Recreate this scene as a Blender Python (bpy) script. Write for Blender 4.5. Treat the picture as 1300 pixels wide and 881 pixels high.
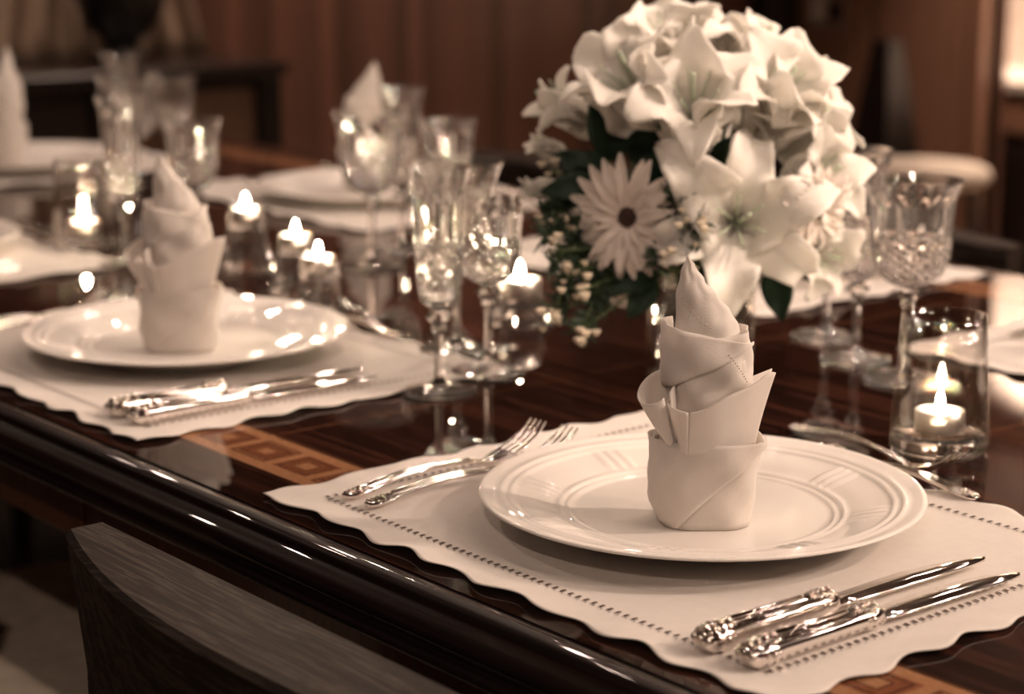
import bpy, math, random
from mathutils import Vector, Matrix

scn = bpy.context.scene
for o in list(bpy.data.objects):
    bpy.data.objects.remove(o, do_unlink=True)
C = scn.collection
random.seed(7)
PI = math.pi
TZ = 0.75                      # table top height

# ------------------------------------------------------------------ camera
PITCH = math.radians(12.65); YAW = math.radians(39.5); FPX = 2597.0
FWD = Vector((-math.cos(YAW) * math.cos(PITCH), math.sin(YAW) * math.cos(PITCH), -math.sin(PITCH)))
RGT = Vector((math.sin(YAW), math.cos(YAW), 0))
UPV = RGT.cross(FWD)
TOW = Vector((math.cos(YAW), -math.sin(YAW), 0))
EYE = Vector((0, 0, TZ + 0.42))
cd = bpy.data.cameras.new('camera'); cam = bpy.data.objects.new('camera', cd); C.objects.link(cam)
cam.matrix_world = Matrix(((RGT.x, UPV.x, -FWD.x, EYE.x), (RGT.y, UPV.y, -FWD.y, EYE.y), (RGT.z, UPV.z, -FWD.z, EYE.z), (0, 0, 0, 1)))
cd.sensor_width = 36; cd.lens = FPX / 1300 * 36; cd.clip_start = 0.02
cd.dof.use_dof = True; cd.dof.focus_distance = 1.31; cd.dof.aperture_fstop = 5.0
scn.camera = cam

# ------------------------------------------------------------------ view, world
scn.view_settings.view_transform = 'Standard'; scn.view_settings.look = 'None'
scn.view_settings.gamma = 1.0; scn.view_settings.use_curve_mapping = False
scn.view_settings.exposure = 0.44
try:
    cy = scn.cycles
    cy.use_denoising = True; cy.denoiser = 'OPENIMAGEDENOISE'
    cy.max_bounces = 14; cy.transmission_bounces = 14; cy.transparent_max_bounces = 24
    cy.glossy_bounces = 6; cy.diffuse_bounces = 3
    cy.sample_clamp_indirect = 150.0; cy.blur_glossy = 0.05
except Exception:
    pass
w = bpy.data.worlds.new('world'); scn.world = w; w.use_nodes = True
w.node_tree.nodes['Background'].inputs[0].default_value = (1.0, 0.72, 0.52, 1)
w.node_tree.nodes['Background'].inputs[1].default_value = 0.05

WARM = (1.0, 0.752, 0.60)
CEIL = 2.14
def spot(x, y, watts, tx, ty, tz=TZ, ang=85, size=0.06, col=WARM, z=CEIL - 0.012, blend=0.6):
    l = bpy.data.lights.new('downlight_or_fill', 'SPOT'); l.energy = watts; l.color = col
    l.spot_size = math.radians(ang); l.spot_blend = blend; l.shadow_soft_size = size
    o = bpy.data.objects.new('downlight_or_fill', l); C.objects.link(o); o.location = (x, y, z)
    d = Vector((tx - x, ty - y, tz - z)); o.rotation_euler = d.to_track_quat('-Z', 'Y').to_euler()
    return o
DOWN_FILL = []
for i, x in enumerate((1.15, .45, -.25, -.95, -1.65, -2.35, -3.05, -3.75)):
    for j, y in enumerate((1.29, 2.05, 2.75)):
        e = (3.5, 9, 7)[j]
        if x > 0: e *= 1.1
        if x < -2.5: e *= .85
        DOWN_FILL.append((x, y, e, x + (-1.2 - x) * .25, y + (1.25 - y) * .3, 140, TZ))
DOWN_FILL += [(.20, -.45, 38, -1.1, 1.1, 75, TZ + .1), (-1.9, .30, 12, -1.8, .9, 110, TZ), (-3.2, .35, 12, -2.6, .9, 110, TZ), (-1.5, 2.9, 40, -2.2, 1.2, 70, TZ), (.95, 1.55, 28, -.9, 1.1, 70, TZ), (.85, 3.05, 150, -.95, 1.05, 50, TZ), (.35, 2.45, 80, -.95, 1.05, 60, TZ), (1.30, 2.30, 90, -.95, 1.05, 50, TZ), (-.25, 1.80, 80, -1.22, 1.25, 24, TZ + .2), (-.15, .35, 14, -1.2, 1.2, 26, TZ + .2)]  # includes front fills and flower pin spot, added to brighten napkins and blooms
for x, y, e, tx, ty, an, tz in DOWN_FILL:
    spot(x, y, e, tx, ty, tz, an, .026, blend=.5)
# wall washers
WASH = [(-4.2, 2.75, 58), (-4.2, 3.7, 26), (-3.3, 4.5, 120), (-4.2, 1.6, 30), (-2.5, 4.5, 100)]
for x, y, e in WASH:
    spot(x, y, e, x - .25 if x < -4 else x, y if x < -4 else y + .3, 1.2, 75)

# ------------------------------------------------------------------ materials
def new_mat(name):
    m = bpy.data.materials.new(name); m.use_nodes = True
    return m, m.node_tree, m.node_tree.nodes['Principled BSDF']
def setp(b, **kw):
    for k, v in kw.items():
        k = k.replace('_', ' ')
        for key in b.inputs.keys():
            if key.lower() == k.lower():
                b.inputs[key].default_value = v
def coords(nt, scale=(1, 1, 1), rot=(0, 0, 0), kind='Object'):
    tc = nt.nodes.new('ShaderNodeTexCoord'); mp = nt.nodes.new('ShaderNodeMapping')
    mp.inputs['Scale'].default_value = scale; mp.inputs['Rotation'].default_value = rot
    nt.links.new(tc.outputs[kind], mp.inputs['Vector']); return mp.outputs['Vector']
def noise(nt, vec, scale=5, detail=4, rough=.55, dist=0):
    n = nt.nodes.new('ShaderNodeTexNoise'); n.inputs['Scale'].default_value = scale
    n.inputs['Detail'].default_value = detail; n.inputs['Roughness'].default_value = rough; n.inputs['Distortion'].default_value = dist
    nt.links.new(vec, n.inputs['Vector']); return n.outputs['Fac']
def ramp(nt, fac, stops):
    r = nt.nodes.new('ShaderNodeValToRGB'); e = r.color_ramp.elements
    while len(e) < len(stops): e.new(.5)
    for el, (p, c) in zip(e, stops):
        el.position = p; el.color = (*c, 1)
    nt.links.new(fac, r.inputs['Fac']); return r.outputs['Color']
def bump(nt, b, fac, strength=.2, dist=.001):
    n = nt.nodes.new('ShaderNodeBump'); n.inputs['Strength'].default_value = strength; n.inputs['Distance'].default_value = dist
    nt.links.new(fac, n.inputs['Height']); nt.links.new(n.outputs['Normal'], b.inputs['Normal'])

def grain_mat(name, stops, scale, rough=.35, coat=0.0, coat_rough=.05, nscale=6, detail=5, dist=.4, bumps=0, kind='Object', spec=.5):
    m, nt, b = new_mat(name)
    v = coords(nt, scale, kind=kind); f = noise(nt, v, nscale, detail, .6, dist)
    nt.links.new(ramp(nt, f, stops), b.inputs['Base Color'])
    setp(b, Roughness=rough, Coat_Weight=coat, Coat_Roughness=coat_rough, Specular_IOR_Level=spec)
    if bumps: bump(nt, b, f, bumps, .0008)
    return m
def vary(m, lo, hi):
    nt = m.node_tree; b = nt.nodes['Principled BSDF']; src = b.inputs['Base Color'].links[0].from_socket
    oi = nt.nodes.new('ShaderNodeObjectInfo'); mr = nt.nodes.new('ShaderNodeMapRange'); mr.inputs['To Min'].default_value = lo; mr.inputs['To Max'].default_value = hi
    mu = nt.nodes.new('ShaderNodeMix'); mu.data_type = 'RGBA'; mu.blend_type = 'MULTIPLY'; mu.inputs[0].default_value = 1.0
    nt.links.new(oi.outputs['Random'], mr.inputs['Value']); nt.links.new(src, mu.inputs[6]); nt.links.new(mr.outputs['Result'], mu.inputs[7]); nt.links.new(mu.outputs[2], b.inputs['Base Color'])
def plain(name, col, rough=.5, nvar=.12, nscale=40, **kw):
    m, nt, b = new_mat(name)
    v = coords(nt); f = noise(nt, v, nscale, 3)
    lo = tuple(max(0, c * (1 - nvar)) for c in col); hi = tuple(min(1, c * (1 + nvar)) for c in col)
    nt.links.new(ramp(nt, f, [(.3, lo), (.7, hi)]), b.inputs['Base Color'])
    setp(b, Roughness=rough, **kw)
    return m

M = {}
EB = [(.30, (.006, .0032, .0026)), (.50, (.014, .006, .0045)), (.60, (.045, .016, .010)), (.66, (.012, .005, .004)), (.80, (.10, .034, .019))]
M['ebony'] = grain_mat('ebony veneer', EB, (1.2, 34, 34), .4, 1.0, .008, 3.2, 4, .25, kind='Object', spec=.0)
M['ebony_edge'] = grain_mat('ebony moulding', [(.35, (.004, .0024, .002)), (.7, (.014, .006, .0045))], (1.0, 40, 40), .4, 1.0, .02, 3, 4, .2, spec=.1)
M['stringing'] = grain_mat('rosewood stringing', [(.3, (.06, .022, .012)), (.7, (.13, .05, .026))], (8, 8, 8), .4, 1.0, .008, spec=.0)
M['inlay_light'] = grain_mat('satinwood inlay', [(.3, (.25, .12, .060)), (.7, (.37, .185, .095))], (30, 60, 30), .4, 1.0, .008, spec=.0)
M['inlay_mid'] = grain_mat('mahogany inlay', [(.3, (.13, .045, .022)), (.7, (.22, .085, .042))], (30, 60, 30), .4, 1.0, .008, spec=.0)
M['inlay_dark'] = grain_mat('dark inlay', [(.3, (.03, .012, .008)), (.7, (.06, .022, .013))], (30, 60, 30), .4, 1.0, .008, spec=.0)
M['apron'] = grain_mat('apron mahogany', [(.3, (.10, .034, .020)), (.7, (.17, .062, .036))], (30, 30, 1.5), .3, .5, .08)
M['slat'] = grain_mat('wall slat wood', [(.3, (.11, .046, .029)), (.5, (.15, .064, .041)), (.7, (.21, .092, .06))], (14, 14, .7), .42, .15, .2, 4, kind='Object')
vary(M['slat'], .55, 1.25)
M['panel'] = grain_mat('door panel wood', [(.3, (.21, .105, .066)), (.7, (.31, .165, .107))], (38, 38, .6), .42, .2, .15, 3)
M['darkwood'] = grain_mat('dark stained wood', [(.3, (.010, .006, .005)), (.7, (.022, .012, .009))], (3, 20, 20), .3, .5, .08)
M['board_front'] = grain_mat('sideboard front wood', [(.3, (.11, .058, .036)), (.7, (.15, .08, .05))], (10, 10, 2), .45)
M['oak'] = grain_mat('dark oak', [(.33, (.010, .0066, .005)), (.50, (.018, .012, .009)), (.58, (.055, .040, .031)), (.68, (.014, .0095, .007))], (2.6, 60, 26), .6, 0, .1, 4.2, 6, .9, .5, spec=.12)
M['carpet'] = plain('beige carpet', (.32, .25, .19), .95, .25, 60)
M['ceiling'] = plain('ceiling panelling', (.10, .055, .035), .6)
M['plainwall'] = plain('plain wall wood', (.12, .055, .035), .6)
M['porcelain'] = plain('white porcelain', (.84, .79, .74), .5, .01, 8, Coat_Weight=.8, Coat_Roughness=.02, Specular_IOR_Level=.1)
M['cream'] = plain('cream upholstery', (.62, .53, .43), .8)
M['white_lacquer'] = plain('white lacquer', (.72, .64, .56), .35)
M['beige_cloth'] = plain('beige drape', (.34, .24, .17), .85)
M['urn'] = plain('dark glazed urn', (.010, .007, .006), .3)
M['steel'] = plain('brushed plate metal', (.55, .48, .42), .35, Metallic=.9)
M['silver'] = plain('polished silver', (.86, .81, .77), .06, .03, 60, Metallic=1.0)
M['silver_old'] = plain('oxidised silver relief', (.62, .56, .50), .16, .5, 500, Metallic=1.0)
M['wax'] = plain('candle wax', (.95, .86, .72), .4, .02, Subsurface_Weight=.6, Subsurface_Radius=(.01, .006, .004))
M['tin'] = plain('tealight tin', (.75, .70, .64), .3, .05, Metallic=1.0)
M['wick'] = plain('wick', (.02, .015, .01), .9)

def linen(name, col, sc, trans):
    m, nt, b = new_mat(name)
    v = coords(nt)
    n1 = noise(nt, v, sc, 2, .7)
    w1 = nt.nodes.new('ShaderNodeTexWave'); w1.inputs['Scale'].default_value = 420; w1.inputs['Distortion'].default_value = 1.5
    w2 = nt.nodes.new('ShaderNodeTexWave'); w2.bands_direction = 'Y'; w2.inputs['Scale'].default_value = 420; w2.inputs['Distortion'].default_value = 1.5
    for q in (w1, w2): nt.links.new(v, q.inputs['Vector'])
    ad = nt.nodes.new('ShaderNodeMath'); ad.operation = 'ADD'
    nt.links.new(w1.outputs['Fac'], ad.inputs[0]); nt.links.new(w2.outputs['Fac'], ad.inputs[1])
    ad2 = nt.nodes.new('ShaderNodeMath'); ad2.operation = 'ADD'
    nt.links.new(ad.outputs[0], ad2.inputs[0]); nt.links.new(n1, ad2.inputs[1])
    nt.links.new(ramp(nt, n1, [(.3, tuple(c * .95 for c in col)), (.7, col)]), b.inputs['Base Color'])
    setp(b, Roughness=.85, Sheen_Weight=.15, Specular_IOR_Level=.2)
    bump(nt, b, ad2.outputs[0], .12, .0004)
    if trans:
        out = nt.nodes['Material Output']; tr = nt.nodes.new('ShaderNodeBsdfTranslucent'); mx = nt.nodes.new('ShaderNodeMixShader')
        tr.inputs['Color'].default_value = (*col, 1); mx.inputs[0].default_value = trans
        nt.links.new(b.outputs[0], mx.inputs[1]); nt.links.new(tr.outputs[0], mx.inputs[2]); nt.links.new(mx.outputs[0], out.inputs['Surface'])
    return m
M['linen'] = linen('white linen', (.74, .685, .635), 120, .10)
M['napkin'] = linen('napkin linen', (.88, .825, .77), 90, .33)
M['stitch'] = plain('stitch in linen shadow tone', (.52, .42, .34), .8)  # napkin stitch dots, linen shadow tone put into their colour
M['slot'] = plain('hemstitch opening', (.07, .038, .027), .8)

m, nt, b = new_mat('cut crystal'); setp(b, Base_Color=(1, .99, .98, 1), Roughness=.02, IOR=1.54, Transmission_Weight=1.0); M['crystal'] = m
out = nt.nodes['Material Output']; tr = nt.nodes.new('ShaderNodeBsdfTranslucent'); mx = nt.nodes.new('ShaderNodeMixShader'); tr.inputs[0].default_value = (.95, .92, .88, 1)
mx.inputs[0].default_value = .025; nt.links.new(b.outputs[0], mx.inputs[1]); nt.links.new(tr.outputs[0], mx.inputs[2]); nt.links.new(mx.outputs[0], out.inputs['Surface'])
def thin_glass(name, tint, ior=1.45, extra=0.0):
    m = bpy.data.materials.new(name); m.use_nodes = True; nt = m.node_tree; nt.nodes.clear()
    out = nt.nodes.new('ShaderNodeOutputMaterial'); t = nt.nodes.new('ShaderNodeBsdfTransparent'); g = nt.nodes.new('ShaderNodeBsdfGlossy')
    f = nt.nodes.new('ShaderNodeLayerWeight'); f.inputs['Blend'].default_value = .5; pw = nt.nodes.new('ShaderNodeMath'); pw.operation = 'POWER'; pw.inputs[1].default_value = 3.0; ma = nt.nodes.new('ShaderNodeMath'); ma.operation = 'MULTIPLY_ADD'; ma.inputs[1].default_value = .95; ma.inputs[2].default_value = .06; nt.links.new(f.outputs['Facing'], pw.inputs[0]); nt.links.new(pw.outputs[0], ma.inputs[0]); mx = nt.nodes.new('ShaderNodeMixShader')
    t.inputs[0].default_value = (*tint, 1); g.inputs['Roughness'].default_value = .05
    g.inputs['Color'].default_value = (.95, .93, .9, 1)
    nt.links.new(ma.outputs[0], mx.inputs[0]); nt.links.new(t.outputs[0], mx.inputs[1]); nt.links.new(g.outputs[0], mx.inputs[2]); nt.links.new(mx.outputs[0], out.inputs[0])
    return m
M['glass'] = thin_glass('thin clear glass', (.96, .95, .94))
m, nt, b = new_mat('vase water and gravel')
v = coords(nt); vo = nt.nodes.new('ShaderNodeTexVoronoi'); vo.inputs['Scale'].default_value = 190; nt.links.new(v, vo.inputs['Vector'])
nt.links.new(ramp(nt, vo.outputs['Distance'], [(.1, (.46, .43, .40)), (.6, (.16, .145, .13))]), b.inputs['Base Color']); setp(b, Roughness=.15); bump(nt, b, vo.outputs['Distance'], .6, .002); M['gravel'] = m

def emis(name, col, s):
    m = bpy.data.materials.new(name); m.use_nodes = True; nt = m.node_tree; nt.nodes.clear()
    out = nt.nodes.new('ShaderNodeOutputMaterial'); e = nt.nodes.new('ShaderNodeEmission'); e.inputs[0].default_value = (*col, 1); e.inputs[1].default_value = s
    nt.links.new(e.outputs[0], out.inputs[0]); return m
M['flame'] = emis('candle flame', (1.0, .78, .54), 650)
M['lens'] = emis('downlight lens', (1.0, .75, .55), 30)

def petal_mat(name, base, vein, trans=.35):
    m, nt, b = new_mat(name)
    v = coords(nt, (1, 1, 1)); f = noise(nt, v, 60, 3)
    nt.links.new(ramp(nt, f, [(.3, vein), (.7, base)]), b.inputs['Base Color']); setp(b, Roughness=.55, Specular_IOR_Level=.3)
    bump(nt, b, f, .12, .001)
    out = nt.nodes['Material Output']; tr = nt.nodes.new('ShaderNodeBsdfTranslucent'); mx = nt.nodes.new('ShaderNodeMixShader')
    tr.inputs['Color'].default_value = (*base, 1); mx.inputs[0].default_value = trans
    nt.links.new(b.outputs[0], mx.inputs[1]); nt.links.new(tr.outputs[0], mx.inputs[2]); nt.links.new(mx.outputs[0], out.inputs['Surface'])
    return m
M['lily'] = petal_mat('lily petal', (.93, .905, .86), (.90, .865, .80), .42)
M['gerbera'] = petal_mat('gerbera ray', (.86, .79, .73), (.80, .70, .62), .25)
M['leaf'] = petal_mat('dark leaf', (.018, .045, .022), (.008, .022, .012), .12)
M['needle'] = petal_mat('needle foliage', (.05, .075, .045), (.02, .034, .02), .12)
M['stem'] = plain('green stem', (.09, .13, .05), .5, .3)
M['stamen'] = plain('pale stamen', (.45, .52, .38), .5)
M['anther'] = plain('brown anther', (.10, .05, .03), .8)
M['gerb_eye'] = plain('gerbera eye', (.045, .02, .016), .9, .5, 300)
M['wax_bud'] = plain('waxflower bud', (.66, .57, .44), .6, .2, 90)

# ------------------------------------------------------------------ mesh helpers
class MB:
    def __init__(s): s.v = []; s.f = []; s.mi = []; s.sm = []
    def add(s, verts, faces, mi=0, smooth=True):
        o = len(s.v); s.v += [tuple(p) for p in verts]
        for f in faces: s.f.append(tuple(i + o for i in f)); s.mi.append(mi); s.sm.append(smooth)
        return s
    def box(s, x0, x1, y0, y1, z0, z1, mi=0, bev=0):
        if bev:
            bx = min(bev, (x1 - x0) * .3, (y1 - y0) * .3, (z1 - z0) * .3); vs = []
            for z, k in ((z0, bx), (z0 + bx, 0), (z1 - bx, 0), (z1, bx)):
                vs += [(x0 + k, y0 + k, z), (x1 - k, y0 + k, z), (x1 - k, y1 - k, z), (x0 + k, y1 - k, z)]
            fs = [(3, 2, 1, 0), (12, 13, 14, 15)]
            for r in range(3):
                for i in range(4): fs.append((r * 4 + i, r * 4 + (i + 1) % 4, r * 4 + 4 + (i + 1) % 4, r * 4 + 4 + i))
            return s.add(vs, fs, mi, False)
        vs = [(x, y, z) for z in (z0, z1) for (x, y) in ((x0, y0), (x1, y0), (x1, y1), (x0, y1))]
        return s.add(vs, [(3, 2, 1, 0), (4, 5, 6, 7), (0, 1, 5, 4), (1, 2, 6, 5), (2, 3, 7, 6), (3, 0, 4, 7)], mi, False)
    def lathe(s, prof, seg=32, mi=0, smooth=True, c=(0, 0, 0), rf=None):
        vs = []; n = len(prof)
        for j, (r, z) in enumerate(prof):
            for i in range(seg):
                a = 2 * PI * i / seg; rr = rf(j, a, r, z) if rf else r
                vs.append((c[0] + rr * math.cos(a), c[1] + rr * math.sin(a), c[2] + z))
        fs = []
        for j in range(n - 1):
            for i in range(seg):
                k = (i + 1) % seg; fs.append((j * seg + i, j * seg + k, (j + 1) * seg + k, (j + 1) * seg + i))
        if prof[0][0] > 1e-6: fs.append(tuple(reversed(range(seg))))
        if prof[-1][0] > 1e-6: fs.append(tuple(range((n - 1) * seg, n * seg)))
        return s.add(vs, fs, mi, smooth)
    def tube(s, pts, rad, seg=8, mi=0, cap=True):
        pts = [Vector(p) for p in pts]; n = len(pts)
        rad = rad if isinstance(rad, (list, tuple)) else [rad] * n
        up = Vector((0, 0, 1)); vs = []
        for i, p in enumerate(pts):
            d = (pts[min(i + 1, n - 1)] - pts[max(i - 1, 0)]).normalized()
            a = d.cross(up)
            if a.length < .05: a = d.cross(Vector((1, 0, 0)))
            a.normalize(); b2 = a.cross(d)
            for k in range(seg):
                t = 2 * PI * k / seg; vs.append(p + (a * math.cos(t) + b2 * math.sin(t)) * rad[i])
        fs = [(i * seg + k, i * seg + (k + 1) % seg, (i + 1) * seg + (k + 1) % seg, (i + 1) * seg + k) for i in range(n - 1) for k in range(seg)]
        if cap: fs += [tuple(reversed(range(seg))), tuple(range((n - 1) * seg, n * seg))]
        return s.add(vs, fs, mi)
    def loft(s, rings, mi=0, cap=True, smooth=True):
        k = len(rings[0]); vs = [p for r in rings for p in r]
        fs = [(i * k + j, i * k + (j + 1) % k, (i + 1) * k + (j + 1) % k, (i + 1) * k + j) for i in range(len(rings) - 1) for j in range(k)]
        if cap: fs += [tuple(reversed(range(k))), tuple(range((len(rings) - 1) * k, len(rings) * k))]
        return s.add(vs, fs, mi, smooth)
    def grid(s, rows, mi=0, smooth=True, closed=False):
        n = len(rows[0]); vs = [p for r in rows for p in r]; fs = []
        for i in range(len(rows) - 1):
            for j in range(n if closed else n - 1):
                k = (j + 1) % n; fs.append((i * n + j, i * n + k, (i + 1) * n + k, (i + 1) * n + j))
        return s.add(vs, fs, mi, smooth)
    def ball(s, c, r, mi=0, seg=8, rows=5, sc=(1, 1, 1)):
        vs = [(c[0], c[1], c[2] - r * sc[2])]
        for j in range(1, rows):
            t = -PI / 2 + PI * j / rows
            for i in range(seg):
                a = 2 * PI * i / seg; vs.append((c[0] + r * sc[0] * math.cos(t) * math.cos(a), c[1] + r * sc[1] * math.cos(t) * math.sin(a), c[2] + r * sc[2] * math.sin(t)))
        vs.append((c[0], c[1], c[2] + r * sc[2])); fs = []
        for i in range(seg):
            k = (i + 1) % seg; fs.append((0, 1 + k, 1 + i))
            for j in range(rows - 2): fs.append((1 + j * seg + i, 1 + j * seg + k, 1 + (j + 1) * seg + k, 1 + (j + 1) * seg + i))
            fs.append((1 + (rows - 2) * seg + i, 1 + (rows - 2) * seg + k, len(vs) - 1))
        return s.add(vs, fs, mi)
    def mesh(s, name, mats):
        me = bpy.data.meshes.new(name); me.from_pydata(s.v, [], s.f); me.update()
        for mm in (mats if isinstance(mats, (list, tuple)) else [mats]): me.materials.append(M[mm])
        me.polygons.foreach_set('material_index', s.mi); me.polygons.foreach_set('use_smooth', s.sm)
        return me
def put(name, me, parent=None, loc=None, rot=None):
    o = bpy.data.objects.new(name, me); C.objects.link(o)
    if parent: o.parent = parent
    if loc is not None: o.location = loc
    if rot is not None: o.rotation_euler = rot
    return o
def build(name, mb, mats, parent=None, loc=None, rot=None): return put(name, mb.mesh(name, mats), parent, loc, rot)
def tag(o, label=None, cat=None, group=None, kind=None):
    if label: o['label'] = label
    if cat: o['category'] = cat
    if group: o['group'] = group
    if kind: o['kind'] = kind
    return o
def empty(name, loc=(0, 0, 0), rz=0):
    o = bpy.data.objects.new(name, None); o.empty_display_size = .02; C.objects.link(o); o.location = loc; o.rotation_euler = (0, 0, rz); return o
def struct(o): o['kind'] = 'structure'; return o
def solid(o, t, off=0): m = o.modifiers.new('thickness', 'SOLIDIFY'); m.thickness = t; m.offset = off; return o
def ray(px, py): return RGT * ((px - 650) / FPX) - UPV * ((py - 440.5) / FPX) + FWD
def on_z(px, py, z): r = ray(px, py); return EYE + r * ((z - EYE.z) / r.z)
def on_y(px, py, y): r = ray(px, py); return EYE + r * (y / r.y)
def on_x(px, py, x): r = ray(px, py); return EYE + r * (x / r.x)
def lerp(a, b, t): return a + (b - a) * t
def interp(tab, x):
    if x <= tab[0][0]: return tab[0][1]
    for (a, va), (b2, vb) in zip(tab, tab[1:]):
        if x <= b2: return va + (vb - va) * (x - a) / (b2 - a)
    return tab[-1][1]
def sinterp(tab, x):
    if x <= tab[0][0]: return tab[0][1]
    for (a, va), (b2, vb) in zip(tab, tab[1:]):
        if x <= b2:
            t = (x - a) / (b2 - a); t = t * t * (3 - 2 * t); return va + (vb - va) * t
    return tab[-1][1]

# ================================================================== ROOM
WX, WY = -4.62, 4.96            # end wall and far wall planes
RX, FY = 1.9, -1.7
NX = on_y(1255, 100, WY).x      # right end of the far wall, where the niche opens
struct(build('floor', MB().box(WX - .1, RX + .1, FY - .1, WY + .9, -.05, 0), 'carpet'))
ceil = struct(build('ceiling', MB().box(WX - .1, RX + .1, FY - .1, WY + .9, CEIL, CEIL + .05), 'ceiling'))
for x, y, *_ in DOWN_FILL + WASH:  # the added fill spots get a trim ring as well
    t = MB().lathe([(.062, -.006), (.064, 0), (.048, 0), (.045, -.006)], 24, 0); build('spot_trim', t, 'steel', ceil, (x, y, CEIL - .001))
wl = struct(build('wall_left', MB().box(WX - .1, WX, FY, WY + .9, 0, CEIL), 'plainwall'))
sl = MB().box(0, .014, -.0235, .0235, 0, CEIL - .002, 0, .004).mesh('slat', 'slat')
y = .9
while y < WY - .19:
    put('slat', sl, wl, (WX, y, 0)); y += .049
wb = struct(build('wall_back', MB().box(WX, NX, WY, WY + .08, 0, CEIL), 'plainwall'))
struct(build('wall_right', MB().box(RX, RX + .1, FY, WY + .9, 0, CEIL), 'plainwall'))
struct(build('wall_front', MB().box(WX, RX, FY - .1, FY, 0, CEIL), 'plainwall'))
struct(build('trim_1', MB().box(WX + .002, WX + .075, WY - .17, WY - .002, 0, CEIL - .002, 0, .006), 'darkwood'))   # dark corner post
# far wall cladding panels and dark grooves between them
x1 = on_y(1108, 100, WY).x; x2 = on_y(1116, 100, WY).x
build('panel', MB().box(WX + .085, x1, WY - .025, WY - .001, .05, CEIL - .002, 0, .004), 'panel', wb)
build('panel', MB().box(x2, NX - .05, WY - .025, WY - .001, .05, CEIL - .002, 0, .004), 'panel', wb)
build('corner_post', MB().box(NX - .045, NX, WY - .04, WY + .05, 0, CEIL - .002, 0, .004), 'panel', wb)
# switch plate
p = on_y(1053, 14, WY - .025)
sw = empty('wall_switch_plate', (p.x, WY - .0255, p.z)); tag(sw, 'metal wall switch plate with a dark socket on the wood panel', 'switch')
build('plate', MB().box(-.075, .075, -.008, 0, -.06, .06, 0, .002), 'steel', sw)
build('dark_socket', MB().box(.005, .06, -.012, -.007, -.03, .03, 0, .002), 'urn', sw)
build('rocker', MB().box(-.06, -.012, -.014, -.007, -.03, .04, 0, .003), 'white_lacquer', sw)
# niche beyond the far wall: pale back panel, white shelf counter, dark cabinet below
NB = WY + .55
struct(build('wall_niche', MB().box(NX - 1.0, RX, NB, NB + .1, 0, CEIL), 'white_lacquer'))
cz = on_y(1280, 95, WY + .25).z
nc = empty('niche_counter', (NX + .45, NB - .22, 0)); tag(nc, 'dark wood cabinet with white counter in lit niche at right', 'counter')
build('counter_top', MB().box(-1.12, 1.2, -.22, .21, cz - .035, cz, 0, .006), 'white_lacquer', nc)
build('body', MB().box(-1.10, 1.2, -.18, .21, .0, cz - .036, 0, .004), 'darkwood', nc)
for a in (-1.08, -.57, -.06): build('drawer', MB().box(a, a + .5, -.20, -.181, cz - .16, cz - .06, 0, .004), 'panel', nc)
for a in (-1.08, -.57, -.06): build('door', MB().box(a, a + .5, -.20, -.181, .08, cz - .20, 0, .004), 'darkwood', nc)
spot(NX - .15, WY + .28, 120, NX - .15, NB, 1.2, 120)
spot(NX + .7, WY + .28, 60, NX + .7, NB, 1.2, 120)
# tapered dark pedestal in front of the far wall panels
p = on_y(1124, 120, WY - .35)
pd = empty('tapered_pedestal', (p.x, WY - .35, 0)); tag(pd, 'tall tapering dark pedestal against the wood panelled wall', 'pedestal')
zt = on_y(1124, 50, WY - .35).z; kz = zt / 1.0
build('shaft', MB().loft([[(a * s1, b2 * s1, z) for a, b2 in ((-1, -1), (1, -1), (1, 1), (-1, 1))] for s1, z in ((.075, .03), (.068, zt * .6), (.030, zt))], 0, True, False), 'urn', pd)
build('base', MB().box(-.14, .14, -.14, .14, 0, .03, 0, .006), 'urn', pd)
# cream round stool
p = on_z(1172, 211, .46)
st = empty('round_stool', (p.x, p.y, 0)); tag(st, 'round cream upholstered stool seen beyond the crystal glasses', 'stool')
build('cushion', MB().lathe([(0, .415), (.155, .415), (.172, .425), (.177, .44), (.168, .456), (.145, .465), (0, .47)], 40), 'cream', st)
for k in range(4):
    a = PI / 4 + k * PI / 2; build('leg', MB().tube([(.13 * math.cos(a), .13 * math.sin(a), .416), (.15 * math.cos(a), .15 * math.sin(a), 0)], .016), 'darkwood', st)

# sideboard along the end wall
SX = -4.16
sb_y1 = on_x(357, 100, SX).y; sb_y0 = 1.25; sb_z = .765
sb = empty('sideboard', (SX, (sb_y0 + sb_y1) / 2, 0)); tag(sb, 'long dark sideboard with lighter drawer fronts along the end wall', 'sideboard')
hy = (sb_y1 - sb_y0) / 2
build('top', MB().box(-.44, .015, -hy - .01, hy + .01, sb_z - .035, sb_z, 0, .005), 'darkwood', sb)
build('body', MB().box(-.44, -.03, -hy, hy, .08, sb_z - .036, 0, .003), 'darkwood', sb)
build('plinth', MB().box(-.42, -.06, -hy + .03, hy - .03, 0, .079, 0, .003), 'urn', sb)
for a in (-hy, -hy + .48, -hy + .96, hy - .06): build('post', MB().box(-.03, .0, a, a + .06, .08, sb_z - .036, 0, .003), 'urn', sb)
for i, (a, b2) in enumerate(((-hy + .07, -hy + .47), (-hy + .55, -hy + .95), (-hy + 1.03, hy - .07))):
    if b2 - a > .1:
        dr = build('drawer_front', MB().box(-.029, -.012, a, b2, .35, sb_z - .06, 0, .004), 'board_front' if i == 2 else 'darkwood', sb)
        build('door_front', MB().box(-.029, -.012, a, b2, .10, .335, 0, .004), 'darkwood', sb)
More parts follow.
